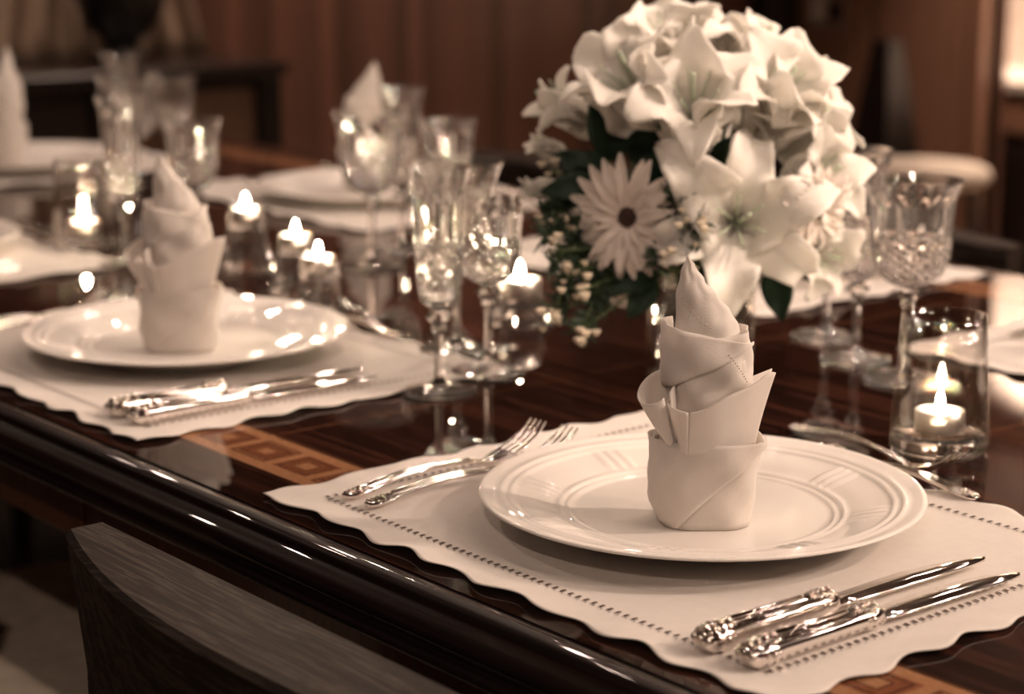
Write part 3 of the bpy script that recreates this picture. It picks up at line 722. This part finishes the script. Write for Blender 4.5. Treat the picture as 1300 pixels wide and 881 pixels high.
# --- crystal glasses
def crystal(kind):
    parts = []
    if kind == 'flute': h, zk, fr, bowl = .193, .066, .0320, [(.074, .0085), (.078, .0140), (.086, .0172), (.10, .0192), (.115, .0200), (.14, .0208), (.165, .0226), (.182, .0252), (.193, .0278)]
    elif kind == 'wine': h, zk, fr, bowl = .162, .073, .0330, [(.080, .0085), (.084, .0170), (.090, .0230), (.100, .0272), (.112, .0290), (.130, .0298), (.148, .0312), (.157, .0330), (.162, .0345)]
    else: h, zk, fr, bowl = .176, .076, .0370, [(.083, .0095), (.087, .0190), (.093, .0265), (.104, .0325), (.118, .0350), (.140, .0362), (.158, .0378), (.169, .0410), (.176, .0440)]
    # foot with beaded rim
    F = MB(); seg = 48
    F.lathe([(0, 0), (fr * .6, 0), (fr * .93, .0002), (fr, .0012), (fr * .985, .0026), (fr * .90, .0030), (fr * .72, .0036), (fr * .42, .0056), (fr * .20, .0092), (0.0044, .013), (.0, .013)], seg, 0, True,
            rf=lambda j, a, r, z: r * (1 + (.016 if j in (3, 4, 5) else 0) * math.cos(a * 24)))
    parts.append(('foot', F))
    S = MB(); S.lathe([(0, .0131), (.0043, .0131), (.0038, .022), (.0036, zk - .016), (.0070, zk - .010), (.0062, zk - .007)], 8, 0, False)
    S.lathe([(.0055, zk - .0069), (.0085, zk - .0035), (.0115, zk + .0), (.0085, zk + .0035), (.0052, zk + .0048), (.0075, zk + .0066), (.0070, bowl[0][0] - .0002), (0, bowl[0][0] - .0002)], 8, 0, False)
    parts.append(('stem', S))
    B = MB(); seg = 120; z0, z1 = bowl[0][0], h; nz = 60; prof = []; zcut = z0 + (h - z0) * (.42 if kind != 'flute' else .44)
    for j in range(nz + 1):
        z = lerp(z0, z1, j / nz); prof.append((interp(bowl, z), z))
    ncut = 12
    def tri(v): v = (v / PI) % 1.0; return 1 - abs(2 * v - 1)
    def rf(j, a, r, z):
        t = (z - z0) / (h - z0)
        if z < zcut:      # flat sided diamond cuts
            k = (z - z0) * 430; d = min(tri(ncut * a * .75 + k), tri(ncut * a * .75 - k)); return r * (.955 + .07 * d * min(1, (zcut - z) / .002))
        if t < .90:       # flat vertical panels meeting in sharp arrises
            fade = min(1, (z - zcut) / .003, (.90 - t) / .12); return r * (1 - .055 * fade * tri(ncut * a * .5 + .4))
        return r
    B.lathe(prof, seg, 0, True, rf=rf)
    B.f.pop(); B.mi.pop(); B.sm.pop()         # open top
    B.f.pop(); B.mi.pop(); B.sm.pop()
    # bottom centre and inner wall
    n0 = len(B.v); inner = [(r - .0016 - .0008 * (1 - (z - z0) / (h - z0)), z) for r, z in prof if z > z0 + .006]
    inner = list(reversed(inner)) + [(inner[0][0] * .45, inner[0][1] - .0022), (0, inner[0][1] - .003)]
    vs = []; isg = seg
    for r, z in inner:
        for i in range(isg):
            a = 2 * PI * i / isg; vs.append((r * math.cos(a), r * math.sin(a), z))
    fs = [(j * isg + i, j * isg + (i + 1) % isg, (j + 1) * isg + (i + 1) % isg, (j + 1) * isg + i) for j in range(len(inner) - 1) for i in range(isg)]
    B.add(vs, fs, 0, True)
    top0 = nz * seg                            # stitch the rim and close the bottom
    for i in range(seg):
        k = (i + 1) % seg; B.f.append((top0 + i, top0 + k, n0 + k, n0 + i)); B.mi.append(0); B.sm.append(True)
    B.f.append(tuple(reversed(range(seg)))); B.mi.append(0); B.sm.append(False)
    parts.append(('bowl', B))
    res = []
    for nm, mb in parts:
        me = mb.mesh(nm, 'crystal')
        if nm == 'bowl': me.set_sharp_from_angle(angle=math.radians(16))
        res.append((nm, me))
    return res
GL = {k: crystal(k) for k in ('flute', 'wine', 'water')}
def glass(kind, x, y, label, rz=0):
    nm = {'flute': 'champagne_flute', 'wine': 'wine_glass', 'water': 'water_goblet'}[kind]
    multi(nm, GL[kind], (x, y, TZ + .0004), rz, label, 'glass', 'cut crystal glasses on the table')

# ================================================================== PLACE SETTINGS: placement
SEATS = {
 'near0': ((-.945, .945), 0, 'the nearest place setting'),
 'near1': ((-1.621, .945), 0, 'the second near-side place setting'),
 'near2': ((-2.297, .945), 0, 'the near-side setting cut by the left edge'),
 'far0': ((-.945, 1.63), PI, 'the far-side setting cut by the right edge'),
 'far1': ((-1.621, 1.63), PI, 'the far-side setting behind the flowers'),
 'far2': ((-2.297, 1.63), PI, 'the far-side setting behind the candle trio'),
 'head': ((-2.88, 1.41), -PI / 2, "the setting at the table's far end"),
}
def seat_items(key, items):
    (sx, sy), rz, ph = SEATS[key]; c, s = math.cos(rz), math.sin(rz)
    def W(lx, ly, z): return (sx + lx * c - ly * s, sy + lx * s + ly * c, z)
    mt = empty('placemat', W(.012, -.013, TZ + .0002), rz); tag(mt, 'white scalloped linen placemat of ' + ph, 'placemat', 'linen placemats')
    solid(put('cloth', ME_MAT, mt), .0007, -1); tag(put('hemstitch', ME_HEM, mt), kind='stuff')
    zm = TZ + .0020
    if 'plate' in items:
        o = put('charger_plate', ME_PLATE, None, W(0, 0, zm), (0, 0, rz + .2)); tag(o, 'white porcelain charger plate of ' + ph, 'plate', 'charger plates')
    if 'napkin' in items:
        off = Matrix.Rotation(rz, 3, 'Z') @ (TOW * .024); p0 = W(0, 0, zm + .0066); t = empty('folded_napkin', (p0[0] + off.x, p0[1] + off.y, p0[2]), rz + items.get('nrot', 0)); tag(t, 'tall folded white napkin on the plate of ' + ph, 'napkin', 'folded napkins')
        for nm, me in NAP:
            o = put(nm, me, t)
            if nm == 'hemstitch': tag(o, kind='stuff')
            else: solid(o, .0008)
    if 'fork' in items:
        for lx, ly, wh, a in ((-.187, -.164, 'outer', .05), (-.160, -.164, 'inner', .025)):
            multi('fork', FORK, W(lx, ly, zm), rz + a, 'silver %s fork left of the plate, %s' % (wh, ph), 'fork', 'silver forks', 0, .91 if wh == 'outer' else .93)
    if 'knife' in items:
        multi('knife', KNIFE, W(.180, -.178, zm), rz + .005, 'silver inner knife beside the plate, ' + ph, 'knife', 'silver knives')
        multi('knife', KNIFE2, W(.2125, -.176, zm), rz + .004, 'silver outer knife beside the plate, ' + ph, 'knife', 'silver knives')
    if 'dessert' in items:
        multi('dessert_fork', FORK, W(-.122, .222, zm - .0016), rz - PI / 2 - .12, 'silver dessert fork lying above the plate, ' + ph, 'fork', 'dessert cutlery', 0, .9)
        multi('dessert_spoon', SPOON, W(.098, .173, zm), rz + PI / 2 - .03, 'silver dessert spoon lying above the plate, ' + ph, 'spoon', 'dessert cutlery', 0, .88)
NR = YAW + PI / 2 - PI / 2 - 0     # placeholder, real napkin turn below
def nturn(rz): return math.atan2(RGT.y, RGT.x) - 0
A_R = math.atan2(RGT.y, RGT.x)     # heading of the napkin's own x axis for near settings
for key, it in (('near0', 'plate napkin fork knife dessert'), ('near1', 'plate napkin fork knife dessert'), ('near2', 'plate knife dessert'),
                ('far0', 'plate napkin knife fork dessert'), ('far1', 'plate napkin knife fork'), ('far2', 'plate napkin knife fork'), ('head', 'plate napkin')):
    d = {k: 1 for k in it.split()}
    d['nrot'] = A_R
    seat_items(key, d)

# glasses
for kind, x, y, lab in (
    ('flute', -1.347, 1.030, 'cut crystal champagne flute nearest the camera, right of the second plate'),
    ('wine', -1.377, 1.108, 'cut crystal wine glass just right of the nearest champagne flute'),
    ('water', -1.467, 1.143, 'cut crystal water goblet half hidden behind the nearest champagne flute'),
    ('flute', -1.203, 1.397, 'cut crystal champagne flute right of the flowers, behind the goblet'),
    ('wine', -1.284, 1.447, 'cut crystal wine glass partly hidden by the right side of the flowers'),
    ('water', -1.124, 1.372, 'large cut crystal water goblet behind the right-hand candle glass'),
    ('flute', -1.932, 1.425, 'cut crystal champagne flute in front of the upright far-side napkin'),
    ('wine', -1.858, 1.436, 'blurred crystal wine glass right of the upright far-side napkin'),
    ('water', -1.865, 1.332, 'blurred crystal water goblet before the upright far-side napkin'),
    ('flute', -2.050, 1.120, 'blurred crystal champagne flute behind the second napkin, front of its cluster'),
    ('wine', -2.048, 1.211, 'blurred crystal wine glass at the right of the left-hand glass cluster'),
    ('water', -2.459, 1.357, 'blurred crystal water goblet in the middle of the left-hand glass cluster'),
    ('wine', -2.545, 1.475, 'blurred crystal wine glass at the back right of the left-hand cluster'),
    ('flute', -2.60, 1.425, 'blurred tallest crystal champagne flute at the back of the left-hand cluster')):
    glass(kind, x, y, lab, random.random())

# ================================================================== CANDLES
ME_TIN = MB().lathe([(0, 0), (.0185, 0), (.0190, .001), (.0190, .0155), (.0182, .0160), (.0180, .0148), (0, .0148)], 28).mesh('tin_cup', 'tin')
ME_WAX = MB().lathe([(0, .0149), (.0178, .0149), (.0178, .0158), (.012, .0163), (.003, .0156), (0, .0154)], 28).mesh('wax', 'wax')
ME_WICK = MB().tube([(0, 0, .0150), (.0003, 0, .020), (.001, 0, .0235)], .0007, 6).mesh('wick', 'wick')
ME_FLAME = MB().lathe([(0, .0180), (.0022, .0193), (.0032, .0215), (.0029, .0250), (.0016, .0290), (0, .0330)], 14).mesh('flame', 'flame')
def tealight(x, y, z, label, s=1.0, watts=.45):
    t = multi('tealight_candle', [('tin_cup', ME_TIN), ('wax', ME_WAX), ('wick', ME_WICK), ('flame', ME_FLAME)], (x, y, z), 0, label, 'candle', 'lit tealights', 0, s)
# tall tapered votive tumbler with thick base
def holder(name, prof_out, prof_in, ribs=0):
    mb = MB(); mb.lathe(prof_out + list(reversed(prof_in)), 44, 0, True)
    for k, n in ((0, 0),): pass
    return mb
V_OUT = [(.0, .0), (.034, .0), (.0372, .003), (.0375, .010), (.0368, .022), (.0355, .045), (.0335, .075), (.0318, .106)]
V_IN = [(.0, .0155), (.030, .0155), (.0335, .018), (.0345, .024), (.0337, .045), (.0318, .075), (.0305, .106)]
ME_TUMB = holder('v', V_OUT, V_IN).mesh('tumbler', 'glass')
ME_TBASE = MB().lathe([(0, .0006), (.0335, .0006), (.0365, .0035), (.0368, .0090), (.0340, .0140), (.0, .0150)], 40).mesh('thick_base', 'crystal')
def votive(px, py, label, lab2, s=1.0, h=0.0):
    p = on_z(px, py, TZ)
    multi('candle_tumbler', [('tumbler', ME_TUMB), ('thick_base', ME_TBASE)], (p.x, p.y, TZ + .0004), 0, label, 'candle holder', 'glass candle tumblers', 0, s)
    tealight(p.x, p.y, TZ + .0165 * s, lab2, s * 1.0)
votive(1191, 572, 'clear tapered glass tumbler with a tealight at the right', 'lit tealight inside the right-hand glass tumbler')
votive(108, 314, 'blurred clear glass candle tumbler at the far left', 'lit tealight inside the far left glass tumbler')
# waisted glass holders carrying the tealight at the top
H_PROF = [(0, .0), (.0300, .0), (.0318, .002), (.0310, .006), (.0262, .018), (.0222, .032), (.0205, .046), (.0212, .054), (.0225, .062), (.0215, .062), (.0200, .054), (.0, .0535)]
ME_HOLD = MB().lathe(H_PROF, 24, 0, False, rf=lambda j, a, r, z: r * (1 + (.03 * math.cos(12 * a) if 1 < j < 8 else 0))).mesh('pedestal_glass', 'crystal')
def low_votive(px, py, label, lab2, s=1.0, hz=1.0, cs=1.0):
    p = on_z(px, py, TZ)
    multi('glass_tealight_holder', [('pedestal_glass', ME_HOLD)], (p.x, p.y, TZ + .0004), 0, label, 'candle holder', 'waisted glass tealight holders', 0, s).scale.z = s * hz
    tealight(p.x, p.y, TZ + .0539 * s * hz + .0004, lab2, s * .98)
low_votive(314, 342, 'waisted glass tealight holder right of the second napkin', 'lit tealight on the holder right of the second napkin', 1.0)
low_votive(377, 374, 'waisted glass tealight holder in the middle of the trio', 'lit tealight on the middle holder of the trio', .92)
low_votive(406, 404, 'waisted glass tealight holder nearest the second plate rim', 'lit tealight on the holder nearest the second plate rim', .9)
low_votive(660, 408, 'waisted glass tealight holder between crystal wine glass and flowers', 'lit tealight left of the flower arrangement', 1.12, .42)

# ================================================================== FLOWERS
VX, VY = -1.2514, 1.245
vb = Vector((VX, VY, TZ))
def at(px, py, t=0.0):
    """point on the ray through a photo position, on the upright plane through the vase moved t metres towards the viewer"""
    r = ray(px, py); k = ((vb + TOW * t - EYE).dot(TOW)) / r.dot(TOW); return EYE + r * k
va = empty('glass_vase', (VX, VY, TZ + .0004)); tag(va, 'square clear glass vase holding the white flower arrangement', 'vase'); va.rotation_euler.z = A_R + .12
def sq(h, z, n=6.0, k=40): return [(h * se(2 * PI * i / k, n)[0], h * se(2 * PI * i / k, n)[1], z) for i in range(k)]
build('glass_wall', MB().loft([sq(.041, .0), sq(.0425, .002), sq(.0425, .106), sq(.0385, .106), sq(.0385, .012)], 0, True), 'glass', va)
build('wet_gravel', MB().loft([sq(.037, .0125), sq(.0375, .016), sq(.0375, .066), sq(.034, .072)], 0, True), 'gravel', va)

def petal(L, W, a0, a1, ruf, seed, chan=.25, tipw=.0, nl=18, nw=8, pw=.75, curlp=1.8, twist=0.):
    rnd = random.Random(seed); ph = rnd.random() * 6; rows = []; x = 0.; z = 0.; dl = L / nl
    for i in range(nl + 1):
        t = i / nl; a = lerp(a0, a1, t ** curlp)
        wd = W * (math.sin(PI * min(1, (t * .93 + .05) ** pw)) ** .8) + tipw
        row = []
        for j in range(nw + 1):
            s = j / nw * 2 - 1
            lift = chan * wd * (abs(s) ** 1.7) + ruf * abs(s) ** 2 * math.sin(t * 13 + ph + 3 * t * t + (1.7 if s > 0 else 0)) * math.sin(PI * min(1, t * 1.05)) - .0012 * max(0, 1 - abs(s) * 5)
            # normal of the mid line in the x-z plane (inner side = towards the flower axis)
            nx, nz = -math.cos(a), math.sin(a)
            tw = twist * t * t; lift += s * wd * math.sin(tw)
            row.append((x + nx * lift, s * wd * math.cos(tw) + .12 * wd * math.sin(t * 5 + ph), z + nz * lift))
        rows.append(row); x += math.sin(a) * dl; z += math.cos(a) * dl
    return rows
def orient(d, roll=0):
    z = Vector(d).normalized(); q = z.to_track_quat('Z', 'Y'); return (q.to_matrix().to_4x4() @ Matrix.Rotation(roll, 4, 'Z'))
def wdir(r, u, t): return RGT * r + Vector((0, 0, 1)) * u + TOW * t
PETALS = {}
def petal_set(style):
    if style not in PETALS:
        if style == 'open': ps = [(.112, .019, .30, 3.3, .008, .28), (.116, .025, .28, 3.0, .013, .22), (.112, .020, .32, 4.2, .009, .3), (.120, .026, .30, 2.7, .013, .2)]
        elif style == 'half': ps = [(.098, .025, .14, 1.9, .010, .32), (.102, .034, .12, 1.6, .015, .24), (.098, .025, .18, 2.5, .010, .28), (.104, .035, .14, 2.1, .015, .22)]
        else: ps = [(.080, .016, .05, .60, .002, .5), (.082, .019, .05, .8, .003, .5), (.078, .016, .05, 1.7, .002, .4), (.080, .018, .05, .7, .003, .5)]
        PETALS[style] = [MB().grid(petal(L, W, a0, a1, rf, i + len(style) * 7, ch, twist=(.5, -.6, .7, -.4)[i])).mesh('petal', 'lily') for i, (L, W, a0, a1, rf, ch) in enumerate(ps)]
    return PETALS[style]
ST_MB = MB()
for k in range(6):
    a = k * PI / 3 + .3; pts = [(0, 0, .01)] + [(math.cos(a) * .018 * t ** 1.5, math.sin(a) * .018 * t ** 1.5, .01 + .058 * t) for t in (.3, .6, .85, 1)]
    ST_MB.tube(pts, .0008, 5)
ST_MB.tube([(0, 0, .01), (.002, 0, .04), (.006, .002, .075)], [.0014, .0012, .0018], 6)
ME_STAM = ST_MB.mesh('stamens', 'stamen')
AN = MB()
for k in range(6):
    a = k * PI / 3 + .3; AN.ball((math.cos(a) * .018, math.sin(a) * .018, .069), .0024, 0, 6, 4, (1.6 * abs(math.cos(a)) + .6, 1.6 * abs(math.sin(a)) + .6, .7))
ME_ANTH = AN.mesh('anthers', 'anther')
def stem_to_vase(parent, p, d, r=.0024):
    """stem from the back of the flower down into the vase mouth, in the flower's own space"""
    d = Vector(d).normalized(); tgt = Vector((VX + (p.x - VX) * .16, VY + (p.y - VY) * .16, TZ + .09)); low = Vector((VX + (p.x - VX) * .1, VY + (p.y - VY) * .1, TZ + .03))
    p1 = p - d * .03; mid = (p1 * .45 + tgt * .55) + Vector((0, 0, .01))
    pts = [p, p1, p1.lerp(mid, .55), mid, tgt, low]
    inv = parent.matrix_basis.inverted()
    build('stem', MB().tube([inv @ q for q in pts], r / parent.scale.x, 7), 'stem', parent)
def lily(px, py, t, d, style, label, sc=1.0, roll=0, anth=False):
    p = at(px, py, t); e = empty('lily'); dv = wdir(*d); e.matrix_basis = Matrix.Translation(p) @ orient(dv, roll) @ Matrix.Scale(sc, 4)
    tag(e, label, 'lily', 'white lilies in the vase'); ps = petal_set(style)
    for k in range(6):
        o = put('petal', ps[(k * 2 + int(roll * 3)) % 4 if k % 2 else (k // 2 * 2 + 1) % 4], e); o.rotation_euler = (0, 0, k * PI / 3 + random.uniform(-.1, .1))
        o.location.z = .0006 * (k % 2); o.scale = (1, 1, 1) if k % 2 else (.97, .92, .97)
        solid(o, .0009)
    build('throat', MB().lathe([(.0, -.004), (.004, -.003), (.0062, .004), (.0085, .016), (.0075, .016), (.005, .006), (0, .004)], 12), 'lily', e)
    put('stamens', ME_STAM, e)
    if anth: put('anthers', ME_ANTH, e)
    stem_to_vase(e, p, dv)
    return e
lily(858, 110, .00, (-.15, 1.0, .22), 'half', 'ruffled white lily at the very top of the arrangement', .95, .2)
lily(905, 116, -.03, (.12, 1.0, -.1), 'half', 'ruffled white lily at the top, behind the topmost bloom', .9, .7)
lily(834, 158, .035, (-.50, .75, .50), 'half', 'large upright white lily at the upper left of the arrangement', 1.08, .9)
lily(880, 172, .055, (-.05, .65, .75), 'half', 'white lily with upright petals at the upper middle of the arrangement', 1.05, 1.6)
lily(938, 130, -.01, (.40, .90, .10), 'open', 'white lily with curled back petals at the upper right', .95, .4)
lily(948, 168, .03, (.45, .65, .55), 'half', 'white lily just right of the upper middle, facing up right', 1.05, 1.1)
lily(985, 195, .0, (.72, .65, .25), 'half', 'white lily at the right rim of the arrangement', .88, .3)
lily(1000, 235, .04, (.62, .30, .70), 'half', 'pale full lily right of the central open lily', .82, 2.0)
lily(932, 284, .065, (-.04, .20, 1.0), 'open', 'wide open white lily at the centre facing forwards with pale stamens', 1.15, .30)
lily(1005, 305, .02, (.62, -.25, .70), 'half', 'white lily at the lower right with a broad sideways petal', .72, .9)
lily(770, 165, -.01, (-.85, .42, .10), 'bud', 'slender half open lily reaching out at the upper left', .95, .3)
lily(722, 205, .0, (-.70, .45, .35), 'bud', 'small white bloom at the far left of the arrangement', .55, .6)
lily(715, 240, .02, (-.85, .05, .35), 'bud', 'small drooping white bloom below the far left bloom', .5, 1.3)
lily(860, 235, -.02, (-.2, .5, .7), 'bud', 'small lily bud hidden between leaves and central lily', .6, .2)

def gerbera(px, py, t, d, R, label, seed=1):
    p = at(px, py, t); e = empty('gerbera'); dv = wdir(*d); e.matrix_basis = Matrix.Translation(p) @ orient(dv, 0); tag(e, label, 'daisy', 'white gerberas in the vase')
    rnd = random.Random(seed)
    pm = [MB().grid(petal(R - .008, .0058, 1.18 + .1 * q, 1.75 + .12 * q, .0006, q + seed, .25, .0005, 10, 4, .9, 1.2)).mesh('ray_petal', 'gerbera') for q in range(3)]
    for ring, (cnt, sc2, tl) in enumerate(((22, 1.0, 0), (18, .86, -.16), (14, .5, -.42))):
        for k in range(cnt):
            a = 2 * PI * (k + .5 * ring) / cnt + rnd.uniform(-.05, .05); o = put('ray_petal', pm[rnd.randrange(3)], e)
            s1 = sc2 * rnd.uniform(.92, 1.05); o.matrix_basis = Matrix.Rotation(a, 4, 'Z') @ Matrix.Translation((.006, 0, .001 * ring)) @ Matrix.Rotation(tl + rnd.uniform(-.08, .1), 4, 'Y') @ Matrix.Scale(s1, 4)
    eye = MB().lathe([(0, -.006), (.006, -.005), (.0105, .0), (.0098, .003), (.006, .0052), (0, .0058)], 20)
    for k in range(26):
        a = k * 2.4; rr = .0095 * math.sqrt(k / 26); eye.ball((rr * math.cos(a), rr * math.sin(a), .0048 - rr * .12), .0012, 0, 5, 3)
    build('eye', eye, 'gerb_eye', e); stem_to_vase(e, p, dv, .003)
gerbera(798, 276, .085, (-.40, .06, .90), .056, 'white gerbera daisy with dark eye at the left front', 1)
gerbera(1036, 262, .10, (.50, -.25, .80), .040, 'white daisy bloom at the right edge above the low lily', 5)

def leaf_mesh(L, W, bend, seed=0):
    rows = []; nl, nw = 14, 6; x = z = 0.
    for i in range(nl + 1):
        t = i / nl; a = bend * (t - .15); wd = W * math.sin(PI * (t ** .8)) ** .85 if 0 < t < 1 else .0003
        rows.append([(x, s * wd, z + .22 * wd * abs(s) ** 1.2 + .0006 * math.sin(t * 14 + s * 3)) for s in [j / nw * 2 - 1 for j in range(nw + 1)]])
        x += math.cos(a) * L / nl; z -= math.sin(a) * L / nl
    return MB().grid(rows).mesh('leaf', 'leaf')
LEAF = [leaf_mesh(.062, .0175, .7), leaf_mesh(.070, .0155, 1.0), leaf_mesh(.052, .016, .4), leaf_mesh(.075, .009, .8)]
def leaf_sprig(pts, label):
    """pts: list of (px,py,t, tipx,tipy,tipt, kind, roll): base and tip of each leaf; the sprig's stem joins the bases"""
    p0 = at(*pts[0][:3]); e = empty('leaf_sprig', p0); tag(e, label, 'foliage', 'dark leaf sprigs in the vase')
    for (px, py, t, qx, qy, qt, kd, rl) in pts:
        a = at(px, py, t) - p0; b2 = at(qx, qy, qt) - p0; d = b2 - a
        x = d.normalized(); tow = (TOW * math.cos(rl) + x.cross(TOW).normalized() * math.sin(rl)); y = tow.cross(x).normalized(); z = x.cross(y)
        mt4 = Matrix((x, y, z)).transposed().to_4x4(); L0 = (.062, .070, .052, .075)[kd]
        o = put('leaf', LEAF[kd], e); o.matrix_basis = Matrix.Translation(a) @ mt4 @ Matrix.Scale(d.length / L0 * 1.04, 4); solid(o, .0006)
    mb = MB(); c = Vector((VX, VY, TZ + .085)) - p0
    for (px, py, t, *_r) in pts:
        a = at(px, py, t) - p0; tgt = Vector((c.x + a.x * .1, c.y + a.y * .1, c.z)); mb.tube([a, a.lerp(tgt, .5) + Vector((0, 0, .008)), tgt, tgt - Vector((0, 0, .05))], .0015, 6)
    build('stem', mb, 'stem', e)
leaf_sprig([(785, 205, .04, 757, 118, .05, 0, .2), (800, 205, .05, 838, 160, .07, 2, -.3), (770, 205, .05, 722, 200, .06, 1, .5)], 'dark glossy leaves standing upright at the upper left')
leaf_sprig([(765, 235, .05, 690, 240, .07, 1, .3), (760, 225, .03, 705, 195, .03, 2, .2), (770, 255, .04, 700, 262, .05, 0, -.2)], 'dark leaves spreading to the left edge of the arrangement')
leaf_sprig([(880, 235, .03, 840, 195, .08, 2, .2), (890, 225, .04, 915, 185, .08, 1, -.3), (905, 240, .05, 945, 205, .07, 2, .1), (850, 240, .05, 825, 205, .08, 0, .1)], 'dark leaves between the gerbera and the central lily')
leaf_sprig([(980, 320, .05, 1025, 335, .07, 2, .3), (985, 335, .05, 990, 405, .07, 0, .3), (1000, 330, .06, 1035, 362, .06, 3, .3), (900, 345, .08, 945, 350, .10, 2, .4)], 'dark leaves under the right side near the vase rim')
leaf_sprig([(830, 350, .06, 800, 402, .08, 0, .1), (840, 345, .07, 770, 372, .10, 3, .4), (860, 345, .08, 915, 345, .11, 3, .5)], 'dark leaves hanging over the left vase rim')
leaf_sprig([(790, 300, .05, 735, 300, .08, 1, .3), (790, 310, .05, 730, 330, .08, 0, .5), (800, 320, .05, 745, 352, .09, 2, .2), (795, 330, .05, 765, 375, .09, 0, -.2), (800, 290, .04, 720, 285, .07, 1, -.3)], 'dark leaves massed below the gerbera at the left')
leaf_sprig([(1025, 275, .0, 1075, 270, .02, 3, .3), (1030, 265, -.01, 1068, 292, .01, 2, .2)], 'narrow dark leaves pointing to the right-hand crystal glasses')
leaf_sprig([(945, 105, -.02, 985, 90, -.02, 3, .2), (940, 120, -.03, 962, 80, -.03, 2, .5)], 'dark leaf tips showing between the top lilies')

def needle_sprig(p_list, label, seed):
    rnd = random.Random(seed); P0 = at(*p_list[0][:3]); e = empty('needle_sprig', P0); tag(e, label, 'foliage', 'fine needle foliage sprigs')
    st = MB(); nd = MB()
    for (px, py, t, qx, qy, qt) in p_list:
        a = at(px, py, t) - P0; b2 = at(qx, qy, qt) - P0; mid = a.lerp(b2, .5) + Vector((0, 0, .006)); pts = [a, a.lerp(mid, .6), mid, mid.lerp(b2, .6), b2]
        tgt = Vector((VX, VY, TZ + .09)) - P0
        st.tube([tgt - Vector((0, 0, .05)), tgt, tgt.lerp(a, .6) + Vector((0, 0, .01))] + pts, .0009, 5)
        d = (b2 - a).normalized()
        for k in range(120):
            s1 = k / 119; c = pts[min(3, int(s1 * 4))].lerp(pts[min(4, int(s1 * 4) + 1)], s1 * 4 - int(s1 * 4)) if s1 < 1 else b2
            v = Vector((rnd.gauss(0, 1), rnd.gauss(0, 1), rnd.gauss(0, 1))).cross(d).normalized(); dr = (v + d * rnd.uniform(.3, 1.1)).normalized(); ln = rnd.uniform(.010, .022)
            sd = dr.cross(v.cross(d)).normalized() * .0013; nn = dr.cross(sd).normalized() * .0005
            nd.add([c - sd, c + dr * ln * .5 - sd * 1.2 + nn, c + dr * ln, c + dr * ln * .5 + sd * 1.2 + nn, c + sd], [(0, 1, 3, 4), (1, 2, 3)])
    build('stem', st, 'stem', e); tag(build('needle_leaves', nd, 'needle', e), kind='stuff')
needle_sprig([(760, 290, .06, 690, 300, .09), (755, 305, .06, 700, 335, .10), (760, 315, .06, 715, 365, .10), (750, 285, .05, 690, 270, .06)], 'feathery needle sprig at the left of the arrangement', 3)
needle_sprig([(770, 325, .07, 705, 395, .10), (780, 330, .07, 738, 420, .11), (775, 335, .06, 760, 385, .09)], 'feathery needle sprig trailing down left of the vase', 4)
needle_sprig([(850, 290, .09, 862, 250, .11), (855, 300, .09, 890, 285, .12), (845, 310, .09, 835, 335, .11), (850, 310, .09, 880, 325, .12)], 'feathery needle sprig beside the gerbera', 5)
needle_sprig([(1015, 290, .02, 1055, 268, .03), (960, 110, -.01, 965, 90, -.01)], 'feathery needle sprig at the right of the arrangement', 6)
def wax_sprig(clusters, label, seed):
    rnd = random.Random(seed); P0 = at(*clusters[0][:3]); e = empty('waxflower_sprig', P0); tag(e, label, 'flower', 'cream waxflower sprigs')
    st = MB(); bd = MB()
    for (px, py, t, n, sp) in clusters:
        c = at(px, py, t) - P0; tgt = Vector((VX, VY, TZ + .09)) - P0
        st.tube([tgt - Vector((0, 0, .05)), tgt, tgt.lerp(c, .6) + Vector((0, 0, .012)), c], .0010, 5)
        for k in range(n):
            o = Vector((rnd.gauss(0, sp), rnd.gauss(0, sp), rnd.gauss(0, sp))); q = c + o; r = rnd.uniform(.0022, .0036)
            st.tube([c, q], .0005, 4); bd.ball(q, r, 0, 7, 4)
            for j in range(5):
                a = j * 1.257; bd.ball(q + Vector((math.cos(a) * r * .9, math.sin(a) * r * .9, r * .35)), r * .55, 0, 5, 3)
    build('stem', st, 'stem', e); tag(build('buds', bd, 'wax_bud', e), kind='stuff')
wax_sprig([(868, 300, .11, 9, .006), (880, 288, .115, 8, .006), (850, 325, .11, 9, .006), (862, 340, .115, 7, .006), (890, 282, .12, 5, .004)], 'cream waxflower clusters between gerbera and central lily', 11)
wax_sprig([(727, 345, .10, 8, .006), (735, 370, .11, 8, .006), (702, 400, .11, 10, .006), (740, 418, .115, 9, .005), (712, 318, .10, 6, .006)], 'cream waxflower clusters trailing at the lower left', 12)
wax_sprig([(700, 215, .03, 5, .006), (712, 275, .07, 5, .006), (695, 285, .08, 4, .005)], 'cream waxflower buds at the left edge of the arrangement', 13)
